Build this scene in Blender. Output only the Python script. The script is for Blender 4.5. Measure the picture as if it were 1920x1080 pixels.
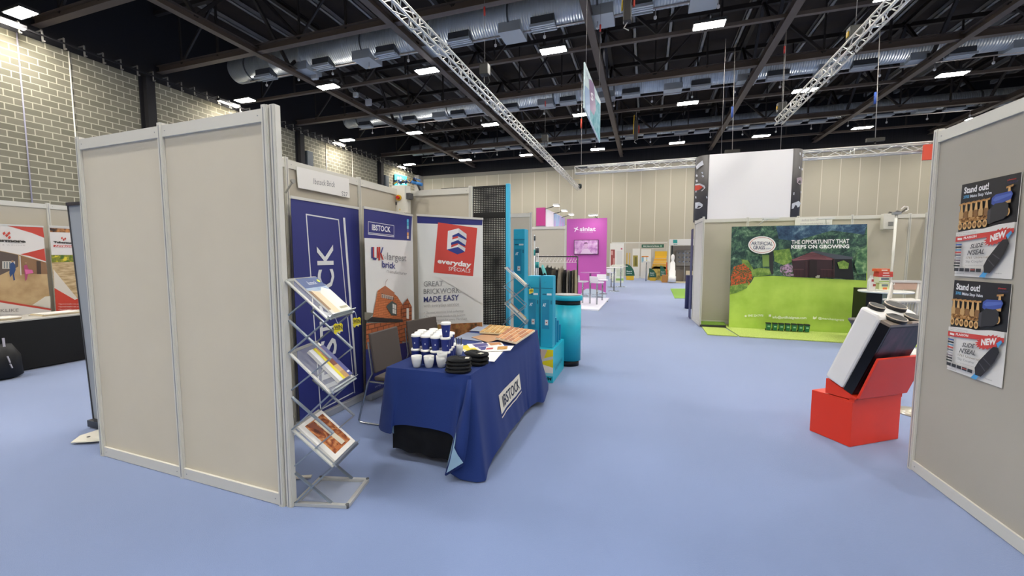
import bpy, math, random
from mathutils import Vector, Matrix
random.seed(7)
SC = bpy.context.scene
for o in list(bpy.data.objects): bpy.data.objects.remove(o)
COL = SC.collection
# ------------------------------------------------------------------ camera
F_PX, YAW, PITCH, ROLL, CAM_H = 756.99, math.radians(18.278), math.radians(4.477), math.radians(0.036), 1.602
_cy, _sy, _cp, _sp = math.cos(YAW), math.sin(YAW), math.cos(PITCH), math.sin(PITCH)
FWD = Vector((-_sy*_cp, _cy*_cp, -_sp)); _r = Vector((_cy, _sy, 0)); _u = _r.cross(FWD)
RIGHT = math.cos(ROLL)*_r + math.sin(ROLL)*_u; UP = -math.sin(ROLL)*_r + math.cos(ROLL)*_u
CAM = Vector((0, 0, CAM_H))
cd = bpy.data.cameras.new('camera'); cd.sensor_width = 36; cd.sensor_fit = 'HORIZONTAL'; cd.lens = F_PX/1920*36
cd.clip_start = 0.05; cd.clip_end = 200
co = bpy.data.objects.new('camera', cd); COL.objects.link(co)
co.matrix_world = Matrix((( RIGHT.x, UP.x, -FWD.x, CAM.x), (RIGHT.y, UP.y, -FWD.y, CAM.y), (RIGHT.z, UP.z, -FWD.z, CAM.z), (0, 0, 0, 1)))
SC.camera = co
# ------------------------------------------------------------------ world, exposure
W = bpy.data.worlds.new('world'); SC.world = W; W.use_nodes = True
W.node_tree.nodes['Background'].inputs[0].default_value = (0.8, 0.85, 1, 1)
W.node_tree.nodes['Background'].inputs[1].default_value = 0.05
SC.view_settings.view_transform = 'Standard'; SC.view_settings.look = 'None'
SC.view_settings.exposure = 0.9; SC.view_settings.gamma = 1; SC.view_settings.use_curve_mapping = False
SC.cycles.max_bounces = 8; SC.cycles.diffuse_bounces = 5; SC.cycles.sample_clamp_indirect = 6
LAMP = 78.0      # emission of the hall's high-bay lamps
# ------------------------------------------------------------------ materials
def lin(h):
    h = h.lstrip('#'); c = [int(h[i:i+2], 16)/255 for i in (0, 2, 4)]
    return tuple(x/12.92 if x <= 0.04045 else ((x+0.055)/1.055)**2.4 for x in c) + (1,)
MATS = {}
def mat(hexc, rough=0.6, metal=0.0, emit=0.0, alpha=None, var=0.0, vs=6.0, bump=0.0, bs=60.0, sheen=0.0, name=None, trans=0.0):
    key = (hexc, rough, metal, emit, var, vs, bump, bs, sheen, trans, name)
    if key in MATS: return MATS[key]
    m = bpy.data.materials.new(name or 'm_' + hexc.strip('#')); m.use_nodes = True
    nt = m.node_tree; b = nt.nodes['Principled BSDF']; L = nt.links
    b.inputs['Base Color'].default_value = lin(hexc); b.inputs['Roughness'].default_value = rough
    b.inputs['Metallic'].default_value = metal
    if emit: b.inputs['Emission Color'].default_value = lin(hexc); b.inputs['Emission Strength'].default_value = emit
    if sheen: b.inputs['Sheen Weight'].default_value = sheen; b.inputs['Sheen Roughness'].default_value = 0.5
    if trans: b.inputs['Transmission Weight'].default_value = trans; b.inputs['IOR'].default_value = 1.2
    if var or bump:
        tc = nt.nodes.new('ShaderNodeTexCoord')
    if var:
        n = nt.nodes.new('ShaderNodeTexNoise'); n.inputs['Scale'].default_value = vs; n.inputs['Detail'].default_value = 4
        L.new(tc.outputs['Object'], n.inputs['Vector'])
        mx = nt.nodes.new('ShaderNodeMixRGB'); c = lin(hexc)
        mx.inputs[1].default_value = tuple(max(0, x*(1-var)) for x in c[:3]) + (1,)
        mx.inputs[2].default_value = tuple(min(1, x*(1+var)) for x in c[:3]) + (1,)
        L.new(n.outputs['Fac'], mx.inputs[0]); L.new(mx.outputs[0], b.inputs['Base Color'])
    if bump:
        n2 = nt.nodes.new('ShaderNodeTexNoise'); n2.inputs['Scale'].default_value = bs
        L.new(tc.outputs['Object'], n2.inputs['Vector'])
        bp = nt.nodes.new('ShaderNodeBump'); bp.inputs['Strength'].default_value = bump; bp.inputs['Distance'].default_value = 0.01
        L.new(n2.outputs['Fac'], bp.inputs['Height']); L.new(bp.outputs[0], b.inputs['Normal'])
    MATS[key] = m
    return m
def ramp_mat(name, stops, scale=8, detail=8, rough=0.8, stretch=(1, 1, 1), kind='noise', distort=0.0, nr=0.5):
    if name in MATS: return MATS[name]
    m = bpy.data.materials.new(name); m.use_nodes = True; nt = m.node_tree; b = nt.nodes['Principled BSDF']
    b.inputs['Roughness'].default_value = rough
    tc = nt.nodes.new('ShaderNodeTexCoord'); mp = nt.nodes.new('ShaderNodeMapping'); mp.inputs['Scale'].default_value = stretch
    nt.links.new(tc.outputs['Object'], mp.inputs[0])
    if kind == 'voronoi':
        n = nt.nodes.new('ShaderNodeTexVoronoi'); n.inputs['Scale'].default_value = scale; out = n.outputs['Distance']
    else:
        n = nt.nodes.new('ShaderNodeTexNoise'); n.inputs['Scale'].default_value = scale; n.inputs['Detail'].default_value = detail
        n.inputs['Distortion'].default_value = distort; n.inputs['Roughness'].default_value = nr; out = n.outputs['Fac']
    nt.links.new(mp.outputs[0], n.inputs['Vector'])
    r = nt.nodes.new('ShaderNodeValToRGB'); e = r.color_ramp.elements
    while len(e) < len(stops): e.new(0.5)
    for k, (p, h) in enumerate(stops): e[k].position = p; e[k].color = lin(h)
    nt.links.new(out, r.inputs[0]); nt.links.new(r.outputs[0], b.inputs['Base Color'])
    MATS[name] = m
    return m
def brick_mat(name, c1, c2, mortar, bw, bh, ms=0.01, axes='YZ', rough=0.85, rot=None):
    if name in MATS: return MATS[name]
    m = bpy.data.materials.new(name); m.use_nodes = True; nt = m.node_tree; b = nt.nodes['Principled BSDF']
    b.inputs['Roughness'].default_value = rough
    tc = nt.nodes.new('ShaderNodeTexCoord'); sp = nt.nodes.new('ShaderNodeSeparateXYZ'); cb = nt.nodes.new('ShaderNodeCombineXYZ')
    nt.links.new(tc.outputs['Object'], sp.inputs[0])
    nt.links.new(sp.outputs['XYZ'.index(axes[0])], cb.inputs[0]); nt.links.new(sp.outputs['XYZ'.index(axes[1])], cb.inputs[1])
    k = nt.nodes.new('ShaderNodeTexBrick'); k.inputs['Scale'].default_value = 1; k.inputs['Brick Width'].default_value = bw
    k.inputs['Row Height'].default_value = bh; k.inputs['Mortar Size'].default_value = ms; k.inputs['Mortar Smooth'].default_value = 0.1
    k.inputs['Color1'].default_value = lin(c1); k.inputs['Color2'].default_value = lin(c2); k.inputs['Mortar'].default_value = lin(mortar)
    nt.links.new(cb.outputs[0], k.inputs['Vector']); nt.links.new(k.outputs['Color'], b.inputs['Base Color'])
    MATS[name] = m
    return m
# ------------------------------------------------------------------ rays of the photograph
def ray(x, y): return (RIGHT*((x-960)/F_PX) - UP*((y-540)/F_PX) + FWD)
def pz(x, y, z=0.0): d = ray(x, y); return CAM + d*((z-CAM_H)/d.z)
def px_(x, y, X): d = ray(x, y); return CAM + d*(X/d.x)
def py_(x, y, Y): d = ray(x, y); return CAM + d*(Y/d.y)
def ppl(x, y, P, n): d = ray(x, y); return CAM + d*((Vector(P)-CAM).dot(n)/d.dot(n))
# ------------------------------------------------------------------ objects
def tag(o, label=None, cat=None, group=None, kind=None):
    if label: o['label'] = label
    if cat: o['category'] = cat
    if group: o['group'] = group
    if kind: o['kind'] = kind
    return o
def thing(name, loc, label, cat, group=None, rz=0.0):
    o = bpy.data.objects.new(name, None); COL.objects.link(o); o.location = loc; o.rotation_euler = (0, 0, rz)
    o.empty_display_size = 0.1
    return tag(o, label, cat, group)
def copy_tree(o, parent=None):
    c = o.copy(); COL.objects.link(c)
    if parent: c.parent = parent
    for ch in list(o.children): copy_tree(ch, c)
    return c
def wbase(p):
    "world matrix of a (possibly nested) parent, without the depsgraph"
    M = Matrix.Identity(4)
    while p is not None:
        M = (Matrix.Translation(p.location) @ p.rotation_euler.to_matrix().to_4x4()) @ M
        p = p.parent
    return M
class MB:
    "collects shapes in WORLD coordinates, then links them as one mesh"
    def __init__(s, frame=None): s.v = []; s.f = []; s.mi = []; s.sm = []; s.m = 0; s.frame = frame
    def _add(s, vs, fs, smooth=False):
        n = len(s.v)
        s.v += [Vector(v) if s.frame is None else s.frame @ Vector(v) for v in vs]
        for f in fs: s.f.append([n+i for i in f]); s.mi.append(s.m); s.sm.append(smooth)
        return s
    def box(s, lo, hi, rot=None, piv=None):
        x0, y0, z0 = lo; x1, y1, z1 = hi
        vs = [Vector(p) for p in ((x0,y0,z0),(x1,y0,z0),(x1,y1,z0),(x0,y1,z0),(x0,y0,z1),(x1,y0,z1),(x1,y1,z1),(x0,y1,z1))]
        if rot is not None:
            c = Vector(piv) if piv is not None else (Vector(lo)+Vector(hi))/2
            vs = [c + rot @ (v-c) for v in vs]
        return s._add(vs, [(0,3,2,1),(4,5,6,7),(0,1,5,4),(1,2,6,5),(2,3,7,6),(3,0,4,7)])
    def obox(s, c, ax, ay, az, sx, sy, sz):
        "box by centre, axes and full sizes"
        c = Vector(c); ax = Vector(ax).normalized()*sx/2; ay = Vector(ay).normalized()*sy/2; az = Vector(az).normalized()*sz/2
        vs = [c+i*ax+j*ay+k*az for k in (-1, 1) for i, j in ((-1,-1),(1,-1),(1,1),(-1,1))]
        return s._add(vs, [(0,3,2,1),(4,5,6,7),(0,1,5,4),(1,2,6,5),(2,3,7,6),(3,0,4,7)])
    def bar(s, p, q, w, h=None, up=(0, 0, 1)):
        h = h or w; p = Vector(p); q = Vector(q); d = (q-p); L = d.length; d.normalize()
        u = Vector(up)
        if abs(d.dot(u)) > 0.99: u = Vector((1, 0, 0))
        r = d.cross(u).normalized(); u2 = r.cross(d)
        return s.obox((p+q)/2, d, r, u2, L, w, h)
    def tube(s, p, q, r, n=10, r2=None, caps=True, smooth=True):
        p = Vector(p); q = Vector(q); d = (q-p).normalized(); r2 = r if r2 is None else r2
        a = d.orthogonal().normalized(); b = d.cross(a)
        vs = [p + r*(math.cos(t)*a+math.sin(t)*b) for t in (2*math.pi*i/n for i in range(n))]
        vs += [q + r2*(math.cos(t)*a+math.sin(t)*b) for t in (2*math.pi*i/n for i in range(n))]
        s._add(vs, [(i, (i+1) % n, n+(i+1) % n, n+i) for i in range(n)], smooth)
        if caps:
            k = len(s.v)-2*n; m = s.m
            s.f.append([k+i for i in reversed(range(n))]); s.mi.append(m); s.sm.append(False)
            s.f.append([k+n+i for i in range(n)]); s.mi.append(m); s.sm.append(False)
        return s
    def path(s, pts, r, n=8):
        "round tube along a polyline with shared rings"
        pts = [Vector(p) for p in pts]; k0 = None; vs = []; ref = None
        for i, p in enumerate(pts):
            d = (pts[min(i+1, len(pts)-1)]-pts[max(i-1, 0)]).normalized()
            if ref is None: ref = d.orthogonal().normalized()
            a = (ref - d*ref.dot(d)).normalized(); ref = a; b = d.cross(a)
            vs += [p + r*(math.cos(t)*a+math.sin(t)*b) for t in (2*math.pi*j/n for j in range(n))]
        fs = [(i*n+j, i*n+(j+1) % n, (i+1)*n+(j+1) % n, (i+1)*n+j) for i in range(len(pts)-1) for j in range(n)]
        s._add(vs, fs, True)
        s._add([vs[i] for i in range(n)], [tuple(reversed(range(n)))]) if s.frame is None else None
        s._add([vs[-n+i] for i in range(n)], [tuple(range(n))]) if s.frame is None else None
        return s
    def poly(s, pts): return s._add(pts, [tuple(range(len(pts)))])
    def prism(s, pts, vec):
        "extrude a planar polygon"
        pts = [Vector(p) for p in pts]; vec = Vector(vec); n = len(pts)
        return s._add(pts+[p+vec for p in pts], [tuple(reversed(range(n))), tuple(range(n, 2*n))] + [(i, (i+1) % n, n+(i+1) % n, n+i) for i in range(n)])
    def lathe(s, prof, c=(0, 0, 0), n=20, smooth=True, sx=1, sy=1):
        c = Vector(c); vs = []; N = len(prof)
        for r, z in prof: vs += [c+Vector((r*sx*math.cos(2*math.pi*i/n), r*sy*math.sin(2*math.pi*i/n), z)) for i in range(n)]
        fs = [(k*n+i, k*n+(i+1) % n, (k+1)*n+(i+1) % n, (k+1)*n+i) for k in range(N-1) for i in range(n)]
        s._add(vs, fs, smooth)
        k0 = len(s.v)-N*n
        s.f.append([k0+i for i in reversed(range(n))]); s.mi.append(s.m); s.sm.append(False)
        s.f.append([k0+(N-1)*n+i for i in range(n)]); s.mi.append(s.m); s.sm.append(False)
        return s
    def grid(s, P, smooth=True, close_u=False):
        "P[i][j] points"
        nu, nv = len(P), len(P[0]); vs = [p for row in P for p in row]; fs = []
        for i in range(nu if close_u else nu-1):
            for j in range(nv-1):
                a, b = i*nv+j, ((i+1) % nu)*nv+j
                fs.append((a, b, b+1, a+1))
        return s._add(vs, fs, smooth)
    def build(s, name, mats, parent=None, loc=None, bevel=0.0, solid=0.0, subsurf=0):
        if not isinstance(mats, (list, tuple)): mats = [mats]
        me = bpy.data.meshes.new(name)
        o = bpy.data.objects.new(name, me); COL.objects.link(o)
        if parent is not None: o.parent = parent; inv = wbase(parent).inverted()
        else:
            if loc is None:
                xs = [v.x for v in s.v]; ys = [v.y for v in s.v]; zs = [v.z for v in s.v]
                loc = ((min(xs)+max(xs))/2, (min(ys)+max(ys))/2, min(zs))
            o.location = loc; inv = Matrix.Translation(loc).inverted()
        me.from_pydata([tuple(inv @ v) for v in s.v], [], s.f)
        for m in mats: me.materials.append(m)
        me.polygons.foreach_set('material_index', s.mi); me.polygons.foreach_set('use_smooth', s.sm)
        me.update()
        if solid: md = o.modifiers.new('s', 'SOLIDIFY'); md.thickness = solid; md.offset = 0
        if bevel: md = o.modifiers.new('b', 'BEVEL'); md.width = bevel; md.segments = 2; md.limit_method = 'ANGLE'
        if subsurf: md = o.modifiers.new('u', 'SUBSURF'); md.levels = subsurf; md.render_levels = subsurf
        return o
def struct(name, mb, m, **k):
    o = mb.build(name, m, **k); o['kind'] = 'structure'; return o
# ------------------------------------------------------------------ flat printed artwork on a plane
_TX = {}
def text_mesh(s, bold=0.0, spacing=1.0):
    key = (s, bold, spacing)
    if key in _TX: return _TX[key]
    c = bpy.data.curves.new('t', 'FONT'); c.body = s; c.size = 1; c.offset = bold; c.space_character = spacing; c.resolution_u = 2
    o = bpy.data.objects.new('t', c); COL.objects.link(o)
    me = bpy.data.meshes.new_from_object(o)
    vs = [(v.co.x, v.co.y) for v in me.vertices]; fs = [tuple(p.vertices) for p in me.polygons]
    bpy.data.objects.remove(o); bpy.data.curves.remove(c); bpy.data.meshes.remove(me)
    _TX[key] = (vs, fs)
    return _TX[key]
CAP = 0.70   # cap height of the built-in font at size 1
class Art:
    """prints on a plane given by origin O, unit axes u (to the right) and v (up); n = u x v faces the viewer.
    With px=True coordinates are photograph pixels cast on the plane, else metres along u and v."""
    def __init__(s, O, u, v, px=True, eps=0.0004, base=0.0006):
        s.O = Vector(O); s.u = Vector(u).normalized(); s.v = Vector(v).normalized(); s.n = s.u.cross(s.v).normalized()
        s.px = px; s.eps = eps; s.h = base; s.mb = MB(); s.mats = []
    def loc(s, p):
        if not s.px: return Vector((p[0], p[1]))
        w = ppl(p[0], p[1], s.O, s.n) - s.O
        return Vector((w.dot(s.u), w.dot(s.v)))
    def W(s, q, h=None): return s.O + s.u*q[0] + s.v*q[1] + s.n*(s.h if h is None else h)
    def _m(s, m):
        if isinstance(m, str): m = mat(m, 0.45)
        if m not in s.mats: s.mats.append(m)
        s.mb.m = s.mats.index(m)
    def up(s): s.h += s.eps
    def poly(s, pts, m):
        s._m(m); s.up(); s.mb.poly([s.W(s.loc(p)) for p in pts])
    def rect(s, x0, y0, x1, y1, m): s.poly([(x0, y0), (x1, y0), (x1, y1), (x0, y1)], m)
    def line(s, pts, w, m):
        "polyline of width w metres"
        s._m(m); s.up(); q = [s.loc(p) for p in pts]
        for a, b in zip(q, q[1:]):
            d = (b-a)
            if d.length < 1e-6: continue
            d.normalize(); t = Vector((-d.y, d.x))*w/2; a2 = a-d*w/2; b2 = b+d*w/2
            s.mb.poly([s.W(a2-t), s.W(b2-t), s.W(b2+t), s.W(a2+t)])
    def ellipse(s, c, r, m, r2=None, n=32, ring=None):
        "c centre; r point on the right rim; r2 point on the top rim"
        s._m(m); s.up(); c0 = s.loc(c); a = s.loc(r)-c0
        b = (s.loc(r2)-c0) if r2 is not None else Vector((-a.y, a.x))
        P = [c0+a*math.cos(t)+b*math.sin(t) for t in (2*math.pi*i/n for i in range(n))]
        if ring:
            Q = [c0+(a*math.cos(t)+b*math.sin(t))*ring for t in (2*math.pi*i/n for i in range(n))]
            for i in range(n): s.mb.poly([s.W(P[i]), s.W(P[(i+1) % n]), s.W(Q[(i+1) % n]), s.W(Q[i])])
        else: s.mb.poly([s.W(p) for p in P])
    def text(s, body, p0, p1, pt, m, bold=0.0, spacing=1.0, cap=True):
        "p0 left end of the baseline, p1 right end, pt top-left corner of a capital"
        s._m(m); s.up(); vs, fs = text_mesh(body, bold, spacing)
        if not vs: return
        x0 = min(v[0] for v in vs); x1 = max(v[0] for v in vs)
        H = CAP if cap else max(v[1] for v in vs)
        a, b, t = s.loc(p0), s.loc(p1), s.loc(pt)
        P = [s.W(a + (b-a)*((x-x0)/(x1-x0)) + (t-a)*(y/H)) for x, y in vs]
        s.mb._add(P, fs)
    def build(s, name='print', parent=None): return s.mb.build(name, s.mats, parent)
    def top(s, label, cat, name, group=None):
        return tag(s.mb.build(name, s.mats), label, cat, group)
# ================================================================== the hall
XL, XR, YB, YF, ZC = -20.6, 24.0, 34.3, -13.0, 12.6
carpet = mat('#6c80ab', 0.95, var=0.09, vs=1.1, bump=0.25, bs=220, sheen=0.5, name='carpet')
struct('floor', MB().box((XL-.3, YF-.3, -0.2), (XR+.3, YB+.3, 0)), carpet)
deck = ramp_mat('roof_deck', [(0.3, '#241b15'), (0.7, '#35281f')], scale=1.2)
mb = MB().box((XL-.3, YF-.3, ZC), (XR+.3, YB+.3, ZC+.2))
struct('ceiling', mb, deck)
blockwork = brick_mat('blockwork', '#85816f', '#757160', '#bfb9a2', 0.45, 0.225, 0.016)
m_dark = mat('#161417', 0.8, name='dark_paint'); m_drape = ramp_mat('black_drape', [(0.35, '#08080a'), (0.65, '#17151a')], scale=3, stretch=(6, 6, 0.05))
mb = MB().box((XL-.3, YF, 0), (XL, YB, 9.2)); struct('wall_left', mb, blockwork)
struct('wall_left_upper', MB().box((XL-.3, YF, 9.2), (XL-.02, YB, ZC)), m_dark)
def panelled(name, c, pitch, axis):
    m = bpy.data.materials.new(name); m.use_nodes = True; nt = m.node_tree; b = nt.nodes['Principled BSDF']; b.inputs['Roughness'].default_value = 0.7
    tc = nt.nodes.new('ShaderNodeTexCoord'); sp = nt.nodes.new('ShaderNodeSeparateXYZ'); nt.links.new(tc.outputs['Object'], sp.inputs[0])
    md = nt.nodes.new('ShaderNodeMath'); md.operation = 'PINGPONG'; md.inputs[1].default_value = pitch/2
    nt.links.new(sp.outputs[axis], md.inputs[0])
    lt = nt.nodes.new('ShaderNodeMath'); lt.operation = 'LESS_THAN'; lt.inputs[1].default_value = 0.022; nt.links.new(md.outputs[0], lt.inputs[0])
    n = nt.nodes.new('ShaderNodeTexNoise'); n.inputs['Scale'].default_value = 0.4; nt.links.new(tc.outputs['Object'], n.inputs['Vector'])
    m1 = nt.nodes.new('ShaderNodeMixRGB'); m1.inputs[1].default_value = lin(c); m1.inputs[2].default_value = lin('#b1aa97'); nt.links.new(n.outputs['Fac'], m1.inputs[0])
    mx = nt.nodes.new('ShaderNodeMixRGB'); nt.links.new(m1.outputs[0], mx.inputs[1]); mx.inputs[2].default_value = lin('#cdc8b6'); nt.links.new(lt.outputs[0], mx.inputs[0])
    nt.links.new(mx.outputs[0], b.inputs['Base Color'])
    return m
wallpan = panelled('wall_panelling', '#a8a18d', 1.1, 0)
struct('wall_back', MB().box((XL, YB, 0), (XR, YB+.3, 9.15)), wallpan)
struct('wall_back_upper', MB().box((XL, YB-.05, 9.15), (XR, YB+.3, ZC)), m_drape)
struct('wall_right', MB().box((XR, YF, 0), (XR+.3, YB, ZC)), panelled('wall_panelling_side', '#a8a18d', 1.1, 1))
struct('wall_front', MB().box((XL, YF-.3, 0), (XR, YF, ZC)), wallpan)
struct('trim_back', MB().box((XL, YB-.06, 8.85), (XR, YB, 9.15)), mat('#8b867a', 0.7))
# dark steel columns on the block wall
for k, Y in enumerate((12.15, 20.2, 28.2, 4.2)):
    mb = MB().box((XL, Y-.16, 0), (XL+.3, Y+.16, 9.2)); mb.box((XL, Y-.28, 0), (XL+.06, Y+.28, 9.2))
    struct('column_%d' % (k+1), mb, m_dark)
mb = MB().box((XL, YB-.9, 0), (XL+.45, YB, 9.1)); struct('column_5', mb, mat('#8f8c86', 0.6))
for k, Y in enumerate((28.75, 20.75)):
    struct('trim_%d' % (k+1), MB().box((XL, Y-.22, 0), (XL+.34, Y+.22, 8.2)), mat('#5d6468', 0.6))
# wall rail with hangers along the top of the block wall
r = thing('lighting_rail', (XL+.35, 20, 9.25), 'thin dark rail with hooks running along the top of the grey block wall', 'rail')
MB().box((XL+.3, 2, 9.28), (XL+.36, YB-1, 9.34)).build('rail', m_dark, r)
mb = MB()
hk = mat('#8d8a84', 0.5, 0.4)
for i in range(46):
    y = 7.2+i*.56
    b = MB().box((XL+.31, y-.02, 9.08), (XL+.35, y+.02, 9.5)); b.box((XL+.31, y-.02, 9.08), (XL+.45, y+.02, 9.12)); b.box((XL, y-.015, 9.46), (XL+.35, y+.015, 9.5))
    b.build('bracket', hk, r)
m_lamp = mat('#fff9f0', 0.5, emit=LAMP, name='lamp_lens')
m_lampw = mat('#fff4dd', 0.5, emit=22, name='wall_lamp_lens')
pos = ['nearest the camera', 'second from the camera', 'third from the camera', 'at the far end']
for k, Y in enumerate((7.9, 15.4, 23.1, 30.6)):
    t = thing('wall_light', (XL+.5, Y, 9.2), 'linear wall light washing the grey block wall, ' + pos[k], 'wall light', 'wall lights over the block wall')
    MB().box((XL+.42, Y-.5, 9.22), (XL+.62, Y+.5, 9.32)).build('housing', m_dark, t)
    MB().box((XL+.44, Y-.48, 9.20), (XL+.60, Y+.48, 9.22)).build('diffuser', m_lampw, t)
# conduits down the wall
for k, (x, y) in enumerate(((33, 80), (128, 90), (755/6.75+500, 300), (1085/6.75+500, 310))):
    P = px_(x, y, XL+.03); c = MB().tube((XL+.03, P.y, 0), (XL+.03, P.y, 9.2), 0.022, 6)
    tag(c.build('conduit', mat('#d9d5c8' if k != 0 else '#9a97a8', 0.5)), ['lilac grey cable running down the block wall at the far left', 'pale cable running down the block wall beside the tall grey partition', 'pale cable on the block wall above the white name board', 'thin pale cable on the block wall right of the name board'][k], 'cable')
# ================================================================== roof steel
steel = mat('#5c4f45', 0.55, 0.1, var=0.1, vs=2, name='roof_steel'); steel_d = mat('#2b2420', 0.6, name='roof_steel_dark')
XB = (-14.86, -8.56, -2.05, 4.4, 11.0, 17.4)
YR = (8.87, 12.7, 16.55, 20.15, 24.05, 28.5, 32.4)
def ibeam(mb, p, q, w, h):
    p = Vector(p); q = Vector(q); z = Vector((0, 0, h/2-0.012))
    mb.bar(p-z, q-z, w, 0.024); mb.bar(p+z, q+z, w, 0.024); mb.bar(p, q, 0.02, h-0.04)
for k, X in enumerate(XB):
    t = thing('roof_truss', (X, 12, 9.55), 'deep brown steel roof truss running away from the camera, ' + ['first', 'second', 'third', 'fourth', 'fifth', 'sixth'][k] + ' from the block wall', 'roof truss', 'roof trusses along the hall')
    mb = MB(); ibeam(mb, (X, YF, 9.7), (X, YB, 9.7), 0.26, 0.26); mb.build('bottom_chord', steel, t)
    mb = MB(); ibeam(mb, (X, YF, 12.2), (X, YB, 12.2), 0.2, 0.2); mb.build('top_chord', steel_d, t)
    mb = MB(); y = YF+1.0; up = True
    ys = [4.6+i*1.93 for i in range(-8, 16)]
    for i, (a, b) in enumerate(zip(ys, ys[1:])):
        mb.bar((X, a, 9.8 if i % 2 else 12.1), (X, b, 12.1 if i % 2 else 9.8), 0.11, 0.11)
    mb.build('web', steel_d, t)
for k, Y in enumerate(YR):
    big = Y in (12.7, 20.15, 28.5, 8.87)
    t = thing('cross_truss', (2, Y, 9.6), ['first', 'second', 'third', 'fourth', 'fifth', 'sixth', 'seventh'][k] + ' steel truss crossing the hall, counted from the camera', 'roof truss', 'trusses crossing the hall')
    mb = MB()
    if big: ibeam(mb, (XL, Y, 9.78), (XR-.05, Y, 9.78), 0.24, 0.28)
    else: mb.bar((XL, Y, 9.72), (XR-.05, Y, 9.72), 0.15, 0.12)
    mb.build('bottom_chord', steel, t)
    MB().bar((XL, Y, 12.15), (XR-.05, Y, 12.15), 0.16, 0.18).build('top_chord', steel_d, t)
    step = 2.15
    xs = [XB[0]-6.45+i*step for i in range(0, 20)]
    for i, (a, b) in enumerate(zip(xs, xs[1:])):
        if a < XL or b > XR: continue
        mb = MB()
        if i % 3 == 0: mb.bar((a, Y, 12.05), (b, Y, 9.85), 0.1, 0.1)
        elif i % 3 == 1: mb.bar((a, Y, 9.85), (b-step*.0, Y, 12.05), 0.07, 0.07); mb.bar((a, Y, 9.85), (a, Y, 12.05), 0.06, 0.06)
        else: mb.bar((a, Y, 12.05), (a, Y, 9.85), 0.07, 0.07)
        mb.build('brace', steel_d, t)
purl = mat('#a8a49e', 0.5, 0.1, name='purlin')
n_ord = lambda i: ['first', 'second', 'third', 'fourth', 'fifth', 'sixth', 'seventh', 'eighth', 'ninth', 'tenth', 'eleventh', 'twelfth', 'thirteenth', 'fourteenth', 'fifteenth', 'sixteenth', 'seventeenth', 'eighteenth', 'nineteenth', 'twentieth', 'twenty-first', 'twenty-second', 'twenty-third', 'twenty-fourth', 'twenty-fifth', 'twenty-sixth', 'twenty-seventh', 'twenty-eighth'][i]
for i in range(25):
    X = XL+2.0+i*1.62
    if X > XR-1: continue
    mb = MB().box((X-.10, YF, 12.36), (X-.06, YB, 12.56)); mb.box((X+.06, YF, 12.36), (X+.10, YB, 12.56)); mb.box((X-.1, YF, 12.36), (X+.1, YB, 12.38))
    tag(mb.build('roof_purlin', purl), 'grey metal purlin under the dark roof deck, ' + n_ord(i) + ' from the block wall', 'purlin', 'purlins under the roof')
# ducts
galv = bpy.data.materials.new('galvanised_duct'); galv.use_nodes = True; nt = galv.node_tree; b = nt.nodes['Principled BSDF']
b.inputs['Metallic'].default_value = 0.25; b.inputs['Roughness'].default_value = 0.4
tc = nt.nodes.new('ShaderNodeTexCoord'); wv = nt.nodes.new('ShaderNodeTexWave'); wv.inputs['Scale'].default_value = 3.2; wv.bands_direction = 'X'
nz = nt.nodes.new('ShaderNodeTexNoise'); nz.inputs['Scale'].default_value = 1.3; rp = nt.nodes.new('ShaderNodeValToRGB')
rp.color_ramp.elements[0].color = lin('#a3abb0'); rp.color_ramp.elements[1].color = lin('#d6dbdd')
bp = nt.nodes.new('ShaderNodeBump'); bp.inputs['Strength'].default_value = 0.6; bp.inputs['Distance'].default_value = 0.03
nt.links.new(tc.outputs['Object'], wv.inputs['Vector']); nt.links.new(tc.outputs['Object'], nz.inputs['Vector'])
nt.links.new(nz.outputs['Fac'], rp.inputs[0]); nt.links.new(rp.outputs[0], b.inputs['Base Color'])
nt.links.new(wv.outputs['Fac'], bp.inputs['Height']); nt.links.new(bp.outputs[0], b.inputs['Normal'])
lt_grey = mat('#b3b5b2', 0.5, 0.1); duct_d = mat('#4e4f50', 0.6)
def duct(Y, x0, x1, r, offs, label):
    t = thing('air_duct', ((x0+x1)/2, Y, 10.0), label, 'air duct', 'round ventilation ducts across the hall')
    z = 10.45
    mb = MB(); mb.tube((x0, Y, z), (x1, Y, z), r, 28); mb.build('duct_pipe', galv, t)
    x = x0+1
    while x < x1:
        MB().tube((x, Y, z), (x+.06, Y, z), r+.025, 28).build('collar', duct_d if int(x) % 2 else lt_grey, t); x += 3.2
    x = x0+offs
    while x < x1:
        d = MB(); d.box((x, Y-r*.95, z-r-.12), (x+.85, Y-r*.25, z-r*.7)); o = d.build('diffuser', duct_d, t)
        g = MB()
        for j in range(3): g.box((x-.02, Y-r*.95-.02+.12*j, z-r-.18), (x+.87, Y-r*.95-.02+.12*j+.07, z-r-.12))
        g.box((x-.03, Y-r*.95-.06, z-r-.20), (x+.88, Y-r*.95-.02, z-r-.10)); g.box((x-.03, Y-r*.25-.02, z-r-.20), (x+.88, Y-r*.25+.02, z-r-.10))
        g.build('grille', mat('#c3c7c8', 0.4, 0.2), o)
        if x+2.6 < x1: MB().box((x+2.0, Y-r*.8, z-r-.12), (x+2.85, Y+r*.8, z-.2)).build('flat_branch', lt_grey, t)
        x += 3.25
    return t
duct(15.0, -18.8, 22, 0.56, 1.7, 'large round galvanised air duct nearest the camera, with grey diffusers')
duct(22.5, -18.8, 22, 0.47, 1.2, 'round galvanised air duct across the middle of the hall roof')
duct(30.4, -18.8, 22, 0.42, 2.2, 'round galvanised air duct farthest from the camera')
duct(7.4, -18.8, -6, 0.47, 0.5, 'round galvanised air duct at the top left edge of the picture')
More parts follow.
